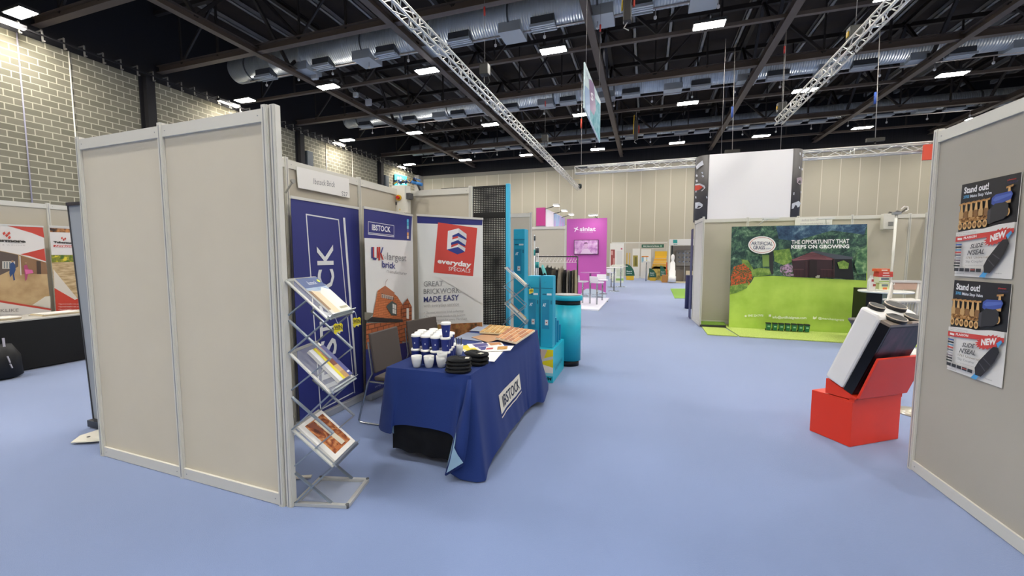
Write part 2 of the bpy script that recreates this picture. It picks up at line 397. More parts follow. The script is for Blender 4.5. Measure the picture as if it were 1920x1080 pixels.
# sprinkler pipes with heads
ppm = mat('#a59c98', 0.4, 0.5)
for k, Y in enumerate((15.5, 23.2, 31.0)):
    t = thing('sprinkler_pipe', (0, Y, 9.5), ['nearest', 'middle', 'farthest'][k] + ' of the thin pale sprinkler pipes below the ducts', 'pipe', 'sprinkler pipes')
    MB().tube((-18, Y-.55, 9.86), (22, Y-.55, 9.86), 0.03, 8).build('pipe', ppm, t)
    for i in range(21):
        x = -17+i*1.9
        MB().tube((x, Y-.55, 9.86), (x, Y-.55, 9.62), 0.014, 6).build('drop', ppm, t)
        MB().lathe([(0.01, 9.5), (0.05, 9.53), (0.05, 9.6), (0.02, 9.62)], (x, Y-.55, 0), 8).build('sprinkler_head', mat('#d0ccc6', 0.4), t)
# high-bay lamps: a regular grid over the whole hall
XLAMP = (-19.55, -14.3, -9.08, -3.58, 1.86, 7.0, 12.45, 17.9); YLAMP = (31.0, 23.3, 15.88, 8.1, 0.4, -7.3)
rown = {31.0: 'far row', 23.3: 'middle row', 15.88: 'nearer row', 8.1: 'row above the tall partition', 0.4: 'row over the camera', -7.3: 'row behind the camera'}
lamp0 = thing('ceiling_light', (0, 0, 0), 'x', 'ceiling light', 'rectangular high-bay lights')
MB().box((-.52, -.24, 0.0), (.52, .24, 0.1)).build('housing', mat('#2c2b2c', 0.5), lamp0, bevel=0)
MB().box((-.48, -.2, -.012), (.48, .2, 0.0)).build('lens', m_lamp, lamp0)
MB().tube((-.3, 0, .1), (-.3, 0, .35), .01, 6).build('hanger', m_dark, lamp0)
MB().tube((.3, 0, .1), (.3, 0, .35), .01, 6).build('hanger', m_dark, lamp0)
la = bpy.data.lights.new('lamp_beam', 'AREA'); la.shape = 'RECTANGLE'; la.size = .9; la.size_y = .36; la.energy = 38; la.spread = math.radians(140); la.color = (1, .985, .95)
lo_ = bpy.data.objects.new('lamp_beam', la); COL.objects.link(lo_); lo_.parent = lamp0; lo_.location = (0, 0, -.02)
first = True
for Y in YLAMP:
    for i, X in enumerate(XLAMP):
        L = lamp0 if first else copy_tree(lamp0); first = False
        L.location = (X, Y, 9.5); L['label'] = 'rectangular ceiling light, ' + n_ord(i) + ' from the block wall in the ' + rown[Y]

for k, (x, y, s_) in enumerate(((590, 142, .32), (667, 178, .24), (691, 192, .32))):
    p = pz(x, y, 9.75); o = thing('floodlight', p, ['white floodlight under the roof beside the first duct', 'small white floodlight under the roof above the brick booth', 'white floodlight hanging left of the third ceiling light'][k], 'floodlight')
    MB().box((p.x-s_/2, p.y-.08, p.z-s_/2), (p.x+s_/2, p.y+.08, p.z+s_/2)).build('lamp_body', mat('#b9b8b6', .5), o, bevel=.02); MB().bar((p.x, p.y, p.z+s_/2), (p.x-.3, p.y+.2, p.z+.4), .04).build('bracket', m_dark, o)
# ================================================================== shell-scheme partitions
alu = mat('#d6d4cb', 0.4, 0.1, name='aluminium_profile'); alu_d = mat('#8f9294', 0.45, 0.2, name='profile_groove')
felt = mat('#bfb8a8', 0.85, var=0.05, vs=2.5, bump=0.12, bs=400, name='grey_panel_board')
def shell_wall(name, pts, label, top=2.48, panel=felt, skip=(), rail=0.075, group=None, ends=True):
    "pts: post positions (x, y); panels hang between neighbours"
    P = [Vector((x, y, 0)) for x, y in pts]
    t = thing(name, (P[0]+P[-1])/2, label, 'partition', group)
    for i, p in enumerate(P):
        d = ((P[i+1]-p) if i+1 < len(P) else (p-P[i-1])).normalized(); n = Vector((-d.y, d.x, 0)); z = Vector((0, 0, 1))
        mb = MB(); c = p+z*(top+.02)/2
        mb.obox(c, d, n, z, .032, .046, top+.02); mb.obox(c, d, n, z, .046, .032, top+.02)
        mb.m = 1
        for s in (-1, 1): mb.obox(c+n*s*.0232, d, n, z, .006, .002, top-.01); mb.obox(c+d*s*.0232, d, n, z, .002, .006, top-.01)
        mb.build('post', [alu, alu_d], t)
    for i, (a, b) in enumerate(zip(P, P[1:])):
        d = (b-a).normalized(); n = Vector((-d.y, d.x, 0)); z = Vector((0, 0, 1)); L = (b-a).length-.044; m = (a+b)/2
        if i in skip: continue
        MB().obox(m+z*top/2, d, n, z, L, .005, top-.1).build('panel', panel, t)
        for nm, zz in (('top_rail', top-rail/2), ('bottom_rail', rail/2+.004)):
            mb = MB(); mb.obox(m+z*zz, d, n, z, L, .034, rail)
            mb.m = 1
            for s in (-1, 1):
                for e in (-1, 1): mb.tube(m+z*zz+d*e*(L/2-.03)+n*s*.0165, m+z*zz+d*e*(L/2-.03)+n*s*.0185, .004, 8)
            mb.build(nm, [alu, alu_d], t)
    return t
aA = math.radians(-1.6)
A2 = (-2.18, 1.905); A1 = (A2[0]-.964*math.cos(aA), A2[1]-.964*math.sin(aA)); A0 = (A2[0]-1.928*math.cos(aA), A2[1]-1.928*math.sin(aA))
shell_wall('shell_partition', [A0, A1, A2], 'tall grey two-panel partition at the left, seen from behind the brick booth', top=2.48, panel=mat('#d0c8b5', .85, var=.05, vs=2.5, bump=.12, bs=400, name='lit_panel_board'))  # board colour lightened to stand in for stronger light on this face
mb = MB(); c_ = Vector((A2[0]+.052, A2[1]+.012, 1.25)); mb.obox(c_, (1, 0, 0), (0, 1, 0), (0, 0, 1), .046, .036, 2.5); mb.obox(c_, (1, 0, 0), (0, 1, 0), (0, 0, 1), .036, .046, 2.5)
mb.m = 1; mb.obox(c_-Vector((0, .0232, 0)), (1, 0, 0), (0, 1, 0), (0, 0, 1), .006, .002, 2.49); tag(mb.build('end_post', [alu, alu_d]), 'second white metal post clamped to the right end of the tall grey partition', 'post')
# doubled end post of the booth
shell_wall('shell_partition', [(-3.135, 1.96), (-3.135, 2.91), (-3.135, 3.90), (-3.135, 4.82)], 'grey partition behind the tall blue banner, carrying the white name board', top=2.48)
shell_wall('shell_partition', [(-3.10, 4.82), (-2.15, 4.82)], 'short grey partition behind the banner with the red square', top=2.48)
# scuffs on the big partition
sc = mat('#c9c4bb', 0.8)
ar = Art((A1[0], A1[1]-.004, 0), (math.cos(aA), math.sin(aA), 0), (0, 0, 1))
# the near wall on the right with the posters
aB = math.radians(2.0); Bd = Vector((math.sin(aB), -math.cos(aB), 0)); B0 = Vector((1.955, 3.742, 0))
shell_wall('shell_partition', [(B0.x, B0.y), tuple((B0+Bd*1.9)[:2]), tuple((B0+Bd*2.9)[:2])], 'grey partition at the right edge with two posters on it', top=2.48, panel=mat('#b0ab9f', .85, var=.05, vs=2.5, bump=.12, bs=400, name='shaded_panel_board'))  # same board, shade of this side-facing wall put into a darker colour
# ------------------------------------------------------------------ name board
nb = Art((-3.105, 3, 2), (0, 1, 0), (0, 0, 1))
X = -3.108
t = thing('name_board', (X, 3.35, 2.24), 'white board with stand name and number on the partition above the tall blue banner', 'sign')
Q = [px_(x, y, X) for x, y in ((555, 312), (653.5, 335.5), (655, 371), (558.5, 352))]
MB().prism(Q, (.006, 0, 0)).build('board', mat('#eceae6', 0.5), t)
ar = Art((X+.006, 3, 2), (0, 1, 0), (0, 0, 1))
ar.text('Ibstock Brick', (588, 345), (628, 351), (588, 334), '#77797c')
ar.text('S27', (640.5, 366.5), (651.5, 368.5), (640.5, 358.5), '#77797c')
ar.build('lettering', t)
# hook strut left of the tall banner
t = thing('panel_brace', (-3.06, 2.9, 0), 'slim metal brace with a round end leaning beside the tall blue banner', 'brace')
mb = MB(); a = px_(549, 340, -3.02); b = px_(535, 362, -3.08); mb.bar(a, b, .018, .01); mb.tube(a-Vector((.01, 0, 0)), a+Vector((.012, 0, 0)), .02, 14); mb.build('arm', mat('#a7a7a3', .35, .6), t)
# ------------------------------------------------------------------ pull-up banners
navy = '#2b3278'; white = '#e2e5e4'
def pullup(name, p0, p1, h, label, bg, lean=0.0, thick=0.004, group=None, z0=0.06, cass=mat('#b9bbbc', .35, .5), h1=None):
    "p0 left foot, p1 right foot seen from the front"
    a = Vector((p0[0], p0[1], 0)); b = Vector((p1[0], p1[1], 0)); u = (b-a).normalized(); n = u.cross(Vector((0, 0, 1)))
    w = (b-a).length; t = thing(name, (a+b)/2, label, 'banner', group)
    v = (Vector((0, 0, 1))*1.0 - n*lean).normalized()
    z = Vector((0, 0, 1)); c = (a+b)/2
    MB().obox(c+z*.035, u, n, z, w+.02, .09, .07).build('cassette', cass, t, bevel=.008)
    h1 = h if h1 is None else h1; ub = (b+v*h1-a-v*h).normalized()
    MB().obox(c+v*(h+h1)/2, ub, n, v, w+.01, .02, .025).build('top_bar', mat('#dcdcd8', .35, .3), t)
    mb = MB(); mb.prism([a+v*z0-n*thick/2, b+v*z0-n*thick/2, b+v*h1-n*thick/2, a+v*h-n*thick/2], n*thick); mb.build('sheet', bg, t)
    MB().tube(c+z*.05-n*.05, c+v*((h+h1)/2-.02)-n*.02, .009, 8).build('pole', mat('#8c8f92', .3, .8), t)
    ar = Art(a+n*thick/2, u, v)
    return t, ar, u, v, n
# tall blue banner
t, ar, u, v, n = pullup('pull_up_banner', (-3.0, 2.83), (-3.0, 3.72), 2.125, 'tall navy pull-up banner with big white sideways lettering behind the literature rack', mat(navy, .5, name='banner_navy', var=.04, vs=2))
W_ = '#dcdfe2'
ar.line([(574, 402), (634.5, 412), (665, 736)], .012, W_)
ar.line([(574, 402), (601, 768)], .012, W_)
ar.line([(601, 768), (662, 736)], .012, W_)
ar.line([(645, 411), (667, 700)], .03, W_)
# lettering running up the banner: baseline at the right, tops to the left
g = mat(W_, .5)
def sideways(txt, ya, yb):
    # letters read bottom to top; y from ya (start, low) to yb (end, high) in metres; band in Y (banner u coordinate)
    ar2.text(txt, (uB, ya), (uB, yb), (uT, ya), g, bold=.02)
ar2 = Art(ar.O, ar.u, ar.v, px=False, base=.004)
kT = ar.loc((594, 463)); kB = ar.loc((624, 460))
lo = ar.loc((644, 745)); hi = ar.loc((622, 457))
def zz(x, y): return ar.loc((x, y))
# each glyph placed by its own extent, measured on the photograph
kt = ar.loc((593, 460)); kb = ar.loc((623, 458)); uT = kt.x; uB = kb.x
k1 = ar.loc((596, 498)).y
for ch, a, b in (('K', zz(608, 497).y, zz(606, 458).y), ('C', zz(608, 542).y, zz(607, 505).y), ('O', zz(612, 594).y, zz(611, 550).y), ('T', zz(618, 630).y, zz(616, 600).y), ('S', zz(622, 665).y, zz(619, 634).y), ('B', zz(625, 705).y, zz(623, 672).y), ('I', zz(628, 722).y, zz(627, 714).y)):
    ar2.text(ch, (uB, a), (uB, b), (uT, a), g, bold=.015)
o1 = ar.build('frame_print', t); o2 = ar2.build('lettering', t)
# second banner: UK's largest brick manufacturer
pa = pz(682, 389, 2.125); pb = pz(773, 404, 2.125)
t, ar, u, v, n = pullup('pull_up_banner', pa[:2], pb[:2], 2.125, 'white and navy pull-up banner with a red brick tower picture behind the chairs', mat(white, .5, name='banner_white'))
ar.poly([(682, 391), (772.5, 406), (770, 451.5), (682, 446)], navy)
ar.line([(690.5, 415.5), (738.5, 423), (738.5, 441.5), (690.5, 436), (690.5, 415.5)], .006, W_)
ar.line([(690.5, 438.5), (738.5, 444)], .01, W_)
ar.text('IBSTOCK', (697, 431), (732, 435.5), (697, 420.5), '#e8eaec', bold=.025)
for i, c in enumerate(('#58b4d8', '#3f9fc4', '#7fc1cf', '#5a4fa0', '#d99a62', '#e6cdb0')): ar.rect(762.5, 411+i*6.2, 766, 416.8+i*6.2, c)
# UK in flag colours
for xs, c in (((695.5, 698.5), '#35407f'), ((698.5, 701), '#b8352f'), ((706, 708.5), '#b8352f')):
    ar.poly([(xs[0], 463), (xs[1], 463), (xs[1], 484), (xs[0], 484)], c)
ar.poly([(697, 482), (706, 484), (704, 488), (699, 487)], '#35407f')
ar.poly([(709, 463), (712, 463), (712, 488), (709, 488)], '#b8352f'); ar.poly([(712, 475), (716, 463.5), (718, 463.5), (714, 477)], '#35407f'); ar.poly([(712, 475), (714, 474), (718.5, 487), (716, 487)], '#b8352f')
ar.text("'s", (718, 486), (722.5, 486), (718, 478), '#8a8d90')
ar.text('largest', (725, 487), (761, 490), (725, 473), '#85888c')
ar.text('brick', (715.5, 501), (740.5, 504), (715.5, 489), '#36417f', bold=.02)
ar.text('manufacturer', (724, 511), (762, 516), (724, 504.5), '#8d9093')
terra = brick_mat('terracotta', '#c9794a', '#bd6c40', '#a05a36', 0.09, 0.028, 0.003, axes='YZ')
redb = brick_mat('red_brick_print', '#b5683f', '#a55a36', '#6d3f28', 0.10, 0.05, 0.006, axes='YZ')
ar.poly([(682, 585), (700, 587), (690, 600), (682, 600)], '#7c7a70')
ar.poly([(707, 545), (720, 536), (744, 556), (756, 575), (757, 600), (697, 596)], terra)       # roof
ar.poly([(711, 545), (721, 535.5), (739, 549), (735, 556), (719, 551), (712, 558)], '#b4704e')      # cupola top
for i in range(6): ar.poly([(714+i*4, 550+i*1.1), (716+i*4, 550+i*1.1), (716+i*4, 557+i), (714+i*4, 557+i)], '#3a3c46')
ar.poly([(714, 558), (736, 562), (736, 556), (714, 551)], '#e0cdb8')
for i in range(6): ar.poly([(715+i*3.8, 552+i), (717+i*3.8, 552+i), (717+i*3.8, 558+i), (715+i*3.8, 558+i)], '#4a4c56')
ar.poly([(722, 574), (733, 564), (742, 570), (742, 592), (732, 591)], '#4d5654'); ar.poly([(734, 569), (740.5, 572), (740.5, 589), (734, 587)], '#e8e8e4')
ar.line([(737.2, 570), (737.2, 588)], .006, '#5f6a70'); ar.line([(734, 578), (740.5, 580)], .005, '#5f6a70')
ar.poly([(750, 575), (762, 559), (770, 575), (770, 640), (752, 640)], redb); ar.poly([(760, 578), (764.5, 578), (764.5, 598), (760, 597)], '#e3ddd4')
ar.poly([(684, 604), (694, 594), (753, 599), (753, 604), (690, 603)], '#2c2a2c')
ar.poly([(684, 606), (752, 604), (752, 670), (690, 668), (684, 668)], redb)
ar.poly([(683, 655), (772, 640), (772, 700), (684, 742)], navy)
ar.line([(718, 545), (721, 528), (724, 524)], .006, '#9b7a70')
ar.text('www.ibstock.com', (700, 728), (756, 703), (700, 722), '#8c93b8')
ar.build('print', t)
# third banner: everyday specials
pa = py_(782, 403, 4.66); pb = py_(905, 410.5, 4.52)
t, ar, u, v, n = pullup('pull_up_banner', pa[:2], pb[:2], pa.z, 'white pull-up banner with a tilted red square logo in the corner of the brick booth', mat(white, .5, name='banner_white'), h1=pb.z)
ar.poly([(782, 405), (905, 412), (904, 422.5), (782.5, 418.5)], navy)
ar.poly([(821.5, 417), (895, 427.5), (887, 518), (813, 511)], '#cf4a42')
E_ = '#e6e8ea'
ar.poly([(840, 433), (860, 428), (860, 439), (849, 441), (848, 449), (860, 446), (860, 452), (847, 455), (846, 464), (859, 459), (859, 466), (838, 468)], E_)
ar.poly([(860, 428), (875, 439), (875, 448), (860, 437)], '#cdd0d4'); ar.poly([(859, 442), (875, 451), (873, 460), (859, 452)], '#cdd0d4'); ar.poly([(859, 457), (873, 465), (872, 472), (859, 465)], '#cdd0d4')
ar.poly([(848, 442), (860, 436.5), (875, 447), (873, 449.5), (858, 442.5), (849, 445)], '#2f3f8a'); ar.poly([(846, 455), (859, 450), (873, 459.5), (872, 462), (858, 456), (846, 459.5)], '#2f3f8a')
ar.poly([(838, 468), (859, 463), (872, 472), (858, 477)], '#2f3f8a')
ar.text('everyday', (820.5, 493), (883.5, 501), (821.5, 484.3), '#f2f2f2', bold=.035, cap=True)
ar.text('SPECIALS', (841, 507), (882, 511.5), (842, 500), '#eeeeee')
ar.text('GREAT', (795, 537), (831, 536), (795, 527.5), '#85898d')
ar.text('BRICKWORK.', (795, 551), (865, 549), (795, 541.5), '#85898d')
ar.text('MADE EASY', (795, 566.5), (861, 562.5), (795, 556.5), '#2f3a78', bold=.01)
ar.text('with everyday service', (795, 576), (861, 572.5), (795, 570), '#b3b5b5')
for i, s_ in enumerate(('The most extensive brick collection', 'The most trusted brands in the business', 'Technical support for every Merchant')):
    ar.text('• '+s_, (796, 588+i*7.5), (870+i*3, 584.5+i*7.2), (796, 584+i*7.5), '#a6a8a9')
ar.poly([(822, 519), (905, 570), (905, 606), (905, 520)], '#dfe0df')
ar.poly([(784, 610), (905, 604), (905, 680), (786, 690)], ramp_mat('brick_photo', [(0.3, '#3c3a22'), (0.45, '#8a5a34'), (0.6, '#b07a4a'), (0.75, '#7d7f2c')], scale=14))
ar.build('print', t)
# ------------------------------------------------------------------ switch box with cables on the partition top
t = thing('electrical_box', (-3.08, 4.66, 2.15), 'pale electrical box with a yellow and red stop knob on top of the corner partition', 'electrical box')
Y = 4.62; x0 = py_(734, 347, Y).x; x1 = py_(758, 350, Y).x; z1 = py_(734, 348, Y).z; z0 = py_(734, 400, Y).z
x1 = x0+.2
MB().box((x0, Y, z0), (x1, Y+.14, z1)).build('enclosure', mat('#e6e4da', .5), t, bevel=.006)
c = py_(748.5, 371, Y)
MB().tube((c.x, Y, c.z), (c.x, Y-.025, c.z), .036, 20).build('stop_collar', mat('#e9b81c', .4), t)
MB().tube((c.x+.006, Y-.02, c.z), (c.x+.01, Y-.06, c.z), .02, 16).build('stop_knob', mat('#c4281e', .4), t)
MB().box((x0+.05, Y-.008, c.z-.09), (x0+.075, Y, c.z-.05)).build('switch', mat('#3f4246', .5), t)
MB().tube((x0+.035, Y-.005, z1-.05), (x0+.035, Y, z1-.05), .008, 10).build('indicator', mat('#b03028', .4), t)
MB().prism([(x0+.11, Y-.001, c.z-.16), (x0+.13, Y-.001, c.z-.16), (x0+.12, Y-.001, c.z-.135)], (0, .001, 0)).build('warning_label', mat('#e6c32a', .5), t)
MB().box((x1, Y+.03, z0+.18), (x1+.05, Y+.12, z1-.10)).build('outlet', mat('#4a4b4e', .5), t)
cb = thing('cable_bundle', (-2.95, 4.68, 2.5), 'tangle of blue, black and yellow cables on top of the booth corner box', 'cables')
rnd = random.Random(3)
for cname, colr in (('black_cable', '#17181c'), ('blue_plug', '#2a6fb8'), ('blue_cable', '#1d3f86'), ('yellow_cable', '#c9a51c'), ('white_cable', '#c8ccd2'), ('dark_cable', '#22242c')):
    pts = [Vector((x0+.02+.34*k/9+rnd.uniform(-.015, .015), Y+.06+rnd.uniform(-.05, .05), z1+.025+.06*math.sin(k*1.1+rnd.uniform(0, 3))**2)) for k in range(10)]
    MB().path(pts, .008, 6).build(cname, mat(colr, .4), cb)
for k in range(2):
    a = Vector((x1+.08+.07*k, Y+.05, z1+.04-.02*k)); MB().tube(a, a+Vector((.07, .01, -.02)), .022, 12).build('blue_plug', mat('#2f7cc4', .4), cb)
MB().tube((x1+.16, Y+.05, z1), (x1+.2, Y+.04, z1-.07), .014, 10).build('black_plug', mat('#15161a', .4), cb)
# ================================================================== table with cloth
TX0, TX1, TY0, TY1, TZ = -1.90, -1.19, 2.63, 4.56, 0.74
t = thing('folding_table', ((TX0+TX1)/2, (TY0+TY1)/2, 0), 'long folding table hidden under the blue cloth', 'table')
MB().box((TX0+.01, TY0+.01, TZ-.035), (TX1-.01, TY1-.01, TZ-.006)).build('tabletop', mat('#c9c2b2', .6), t)
for x in (TX0+.1, TX1-.1):
    for y in (TY0+.2, TY1-.2): MB().tube((x, y, 0), (x, y, TZ-.035), .014, 10).build('leg', mat('#1b1b1d', .4, .4), t)
cloth = mat('#0b2c70', .85, var=.08, vs=3, bump=.2, bs=300, sheen=.04, name='blue_cloth'); back = mat('#8fb0c8', .85, name='cloth_lining')
def smooth_path(ctrl, N):
    "ctrl: list of (s, Vector) with s in [0,1), cyclic Catmull-Rom"
    ctrl = sorted(ctrl, key=lambda c: c[0]); n = len(ctrl)
    def ev(s):
        for i in range(n):
            a = ctrl[i]; b = ctrl[(i+1) % n]; sa = a[0]; sb = b[0]+(1 if i == n-1 else 0); ss = s if s >= sa else s+1
            if i == n-1 and s < ctrl[0][0]: ss = s+1
            if sa <= ss < sb or (i == n-1 and ss >= sa):
                f = (ss-sa)/(sb-sa); p0 = ctrl[i-1][1]; p3 = ctrl[(i+2) % n][1]; p1, p2 = a[1], b[1]
                return 0.5*((2*p1)+(-p0+p2)*f+(2*p0-5*p1+4*p2-p3)*f*f+(-p0+3*p1-3*p2+p3)*f**3)
    return [ev(i/N) for i in range(N)]
# perimeter parameter: 0 near-left corner, going along the near edge to near-right, right side to far-right, far side, left side
L1, L2 = TX1-TX0, TY1-TY0; PER = 2*(L1+L2)
def edge(s):
    d = s*PER
    if d < L1: return Vector((TX0+d, TY0, TZ)), Vector((0, -1, 0))
    d -= L1
    if d < L2: return Vector((TX1, TY0+d, TZ)), Vector((1, 0, 0))
    d -= L2
    if d < L1: return Vector((TX1-d, TY1, TZ)), Vector((0, 1, 0))
    d -= L1
    return Vector((TX0, TY1-d, TZ)), Vector((-1, 0, 0))
sN, sR, sF = L1/PER, (L1+L2)/PER, (2*L1+L2)/PER
H = [(0.0, pz(712, 800, .22)), (0.012, py_(735, 812, 2.58)+Vector((0, 0, 0))), (0.03, py_(742, 796, 2.60)), (sN*.55, py_(790, 800, 2.58)), (sN*.85, py_(846, 813, 2.58)),
     (sN*.93, py_(853, 845, 2.50)), (sN*.985, pz(836, 888, .03)), (sN, pz(858, 898, .015)), (sN+.006, pz(905, 903, .01)), (sN+.03, pz(915, 875, .03)), (sN+.06, pz(934, 838, .10)),
     (sN+.13, pz(962, 800, .07)), (sN+.22, pz(985, 770, .05)), (sR-.07, pz(992, 764, .06)), (sR-.035, pz(1004, 754, .06)), (sR-.005, pz(1019, 751, .05)), (sR+.01, Vector((-1.12, 4.78, .06))),
     (sR+.06, Vector((-1.45, 4.66, .28))), (sF-.01, Vector((-1.95, 4.72, .1))), (sF+.04, Vector((-1.97, 4.3, .28))), ((sF+1)/2, Vector((-1.96, 3.6, .27))), (.965, Vector((-1.97, 2.85, .26)))]
N = 260; hem = smooth_path(H, N); P = []
NT = 16
for i in range(N):
    s = i/N; e, nrm = edge(s); row = []
    for j in range(NT+1):
        f = j/NT
        p = e.lerp(hem[i], f)
        # cloth hangs straight near the top then swings out
        sag = (f-f*f)*.0
        kf = .35 if s < sR else 1.0; bulge = kf*(.012*math.sin(s*2*math.pi*11)*math.sin(f*math.pi*.5)**2 + .006*math.sin(s*2*math.pi*31+1)*f)
        out = nrm*(bulge + .012*min(1, f*6))
        pz_ = e.z + (hem[i].z-e.z)*f
        xy = e.lerp(hem[i], f**1.15)
        q = Vector((xy.x, xy.y, pz_))+out*(1 if f > 0 else 0)
        if f == 0: q = e.copy()
        row.append(q)
    P.append(row)
cl = MB(); cl.grid(P, True, close_u=True)
top = MB()
o = MB()
o.grid(P, True, close_u=True)
inner = [r_[0] for r_ in P]
o._add(inner, [tuple(reversed(range(N)))])
ob = o.build('tablecloth', [cloth, back], None, loc=((TX0+TX1)/2, (TY0+TY1)/2, 0))
tag(ob, 'royal blue cloth with a white logo patch draped over the long table', 'tablecloth')
ob.data.flip_normals(); md = ob.modifiers.new('s', 'SOLIDIFY'); md.thickness = .003; md.offset = -1; md.material_offset = 1; md.use_rim = False
# logo patch on the right side of the cloth, follows the cloth surface
def cloth_pt(s, z):
    i = int(s*N) % N; f_ = s*N-int(s*N); r0, r1 = P[i], P[(i+1) % N]
    def at(r_):
        for a, b in zip(r_, r_[1:]):
            if b.z <= z <= a.z: return a.lerp(b, (a.z-z)/(a.z-b.z+1e-9))
        return r_[-1]
    return at(r0).lerp(at(r1), f_)
def s_of(Yv): return (L1+(Yv-TY0))/PER
lx = lambda f, g: cloth_pt(s_of(3.08+f*.60), .30+(g*.155) + f*.005)+Vector((.006, 0, 0))
mb = MB(); nn = 16
mb.grid([[lx(i/nn, j/3) for j in range(4)] for i in range(nn+1)])
mb.grid([[lx(i/nn, -.14-.07*j) for j in range(2)] for i in range(nn+1)])
pt = mb.build('logo_patch', mat('#dcd8cc', .7), ob)
vs, fs = text_mesh('IBSTOCK', .015, 1.0)
x0 = min(v[0] for v in vs); x1 = max(v[0] for v in vs)
mb = MB(); mb._add([lx(.1+.8*(x-x0)/(x1-x0), .2+.6*y/CAP)+Vector((.003, 0, 0)) for x, y in vs], fs)
mb.build('lettering', mat('#26304a', .7), ob)
fo = MB(); yy_ = 2.485; rowsf = []
for (xl1, yl1, xr1, yr1, Yf) in ((877, 712, 884, 712, 2.60), (868, 760, 882, 760, 2.57), (853, 810, 879, 812, 2.53), (846, 850, 874, 850, 2.50), (840, 872, 869, 873, 2.487), (834, 890, 836, 892, 2.48)):
    rowsf.append([py_(xl1, yl1, Yf), py_((xl1+xr1)/2, (yl1+yr1)/2, Yf-.012), py_(xr1, yr1, Yf)])
fo.grid(rowsf); fo.build('folded_corner', cloth, ob, solid=.004)
fo = MB(); fo.prism([py_(850, 838, yy_-.012), py_(858, 854, yy_-.018), py_(868, 868, yy_-.02), py_(837, 887, yy_-.02), py_(843, 868, yy_-.018)], (0, .004, 0)); fo.build('turned_lining', back, ob)
fo = MB(); fo.prism([py_(729, 799, 2.63), py_(738, 799, 2.63), py_(738, 813, 2.63)], (0, .004, 0)); fo.build('turned_lining', back, ob)
# black under-skirt
mb = MB(); pts = []
for i in range(41):
    x = TX0+.035+(TX1-.10-TX0)*i/40
    pts.append([Vector((x, TY0+.02+.004*math.sin(i*.5), .60)), Vector((x, TY0+.015+.006*math.sin(i*.5), .35)), Vector((x, TY0+.01+.009*math.sin(i*.5), .088+.003*math.sin(i*.45)-.03*i/40))])
mb.grid(pts); o = mb.build('table_skirt', mat('#0c0c0e', .85), None, solid=.003)
tag(o, 'short black cloth skirt hanging below the blue tablecloth at the near end', 'table skirt')
# brown box under the table
t = thing('cardboard_box', (-1.55, 2.95, 0), 'brown cardboard box on the floor under the blue-clothed table', 'box')
MB().box((-1.80, 2.78, .001), (-1.38, 3.08, .16)).build('carton', mat('#8a5c34', .8, var=.1), t)
MB().box((-1.80, 2.90, .16), (-1.38, 2.96, .1615)).build('tape', mat('#a77b4a', .4), t)
# ------------------------------------------------------------------ cups
paper_blue = mat('#1e2f7e', .5, name='cup_blue'); lidw = mat('#f0efec', .4, name='cup_lid'); mugw = mat('#d9dbda', .25, name='mug_white')
cup0 = thing('paper_cup', (0, 0, 0), 'x', 'cup', 'blue paper cups stacked on the table')
MB().lathe([(.027, 0), (.0275, .004), (.038, .104), (.0385, .106)], n=24).build('cup_body', paper_blue, cup0)
MB().lathe([(.0405, .100), (.0405, .108), (.038, .112), (.037, .118), (.034, .119), (.033, .113), (.01, .113)], n=24).build('lid', lidw, cup0)
mb = MB(frame=Matrix.Identity(4))
a0 = -1.0
ring = [[Vector((math.cos(a)*(.0282+.0105*(z-.004)/.1+.0004), math.sin(a)*(.0282+.0105*(z-.004)/.1+.0004), z)) for z in (.045, .058)] for a in (a0-.12+.05*i for i in range(6))]
mb.grid(ring); mb.build('logo', mat('#c9cedd', .5), cup0)
first = True; CX = [-1.755, -1.663, -1.571, -1.479]; CY = [2.825, 2.914, 3.003, 3.092]
cups = []
rows = ['front', 'second', 'third', 'back']; colsn = ['far left', 'left middle', 'right middle', 'far right']
rng = random.Random(5)
for lay in (0, 1):
    for j, y in enumerate(CY):
        for i, x in enumerate(CX):
            if lay == 1 and j == 3 and i in (0, 3): continue
            c = cup0 if first else copy_tree(cup0); first = False
            c.location = (x+(.003 if lay else 0)-.026*j, y-.006*i, TZ+.002+lay*.1135); c.rotation_euler = (0, 0, rng.uniform(-.4, .4))
            c['label'] = 'blue paper cup with white lid, %s layer, %s row, %s of the stack' % (('lower', 'upper')[lay], rows[j], colsn[i])
c = copy_tree(cup0); c.location = (CX[3]+.004, CY[0]-.012, TZ+.002+.1135*2); c.rotation_euler = (0, 0, 0); c['label'] = 'single blue paper cup standing alone on top of the cup stack'
mug0 = thing('mug', (0, 0, 0), 'x', 'mug', 'white mugs at the near end of the table')
MB().lathe([(.022, 0), (.027, .003), (.034, .03), (.039, .06), (.041, .088), (.0385, .088), (.0375, .06), (.033, .03), (.027, .008), (.005, .006)], n=26).build('mug_body', mugw, mug0)
MB().lathe([(.0388, .0885), (.0395, .0905), (.0415, .0905), (.0415, .0885)], n=26).build('rim', mat('#e6e7e5', .25), mug0)
mspots = [((783, 690), 'leftmost white mug standing before the blue cups'), ((806, 690.5), 'middle white mug standing before the blue cups'), ((829, 690), 'third white mug, upright beside the black hats'), ]
for k, (q, lb) in enumerate(mspots):
    m = mug0 if k == 0 else copy_tree(mug0); p = pz(q[0], q[1]-2, TZ); p.y -= .012; m.location = (p.x, p.y, TZ+.002); m.rotation_euler = (0, 0, -1.9+.2*k); m['label'] = lb
    if k == 2: m2 = copy_tree(mug0); m2.location = (p.x+.006, p.y+.004, TZ+.034); m2['label'] = 'white mug stacked on top of the third mug'; 
m = copy_tree(mug0); p = pz(860, 666, TZ); m.location = (p.x, p.y, TZ+.002); m['label'] = 'white mug standing behind the black hats, holding pens'
m['group'] = 'white mugs at the near end of the table'
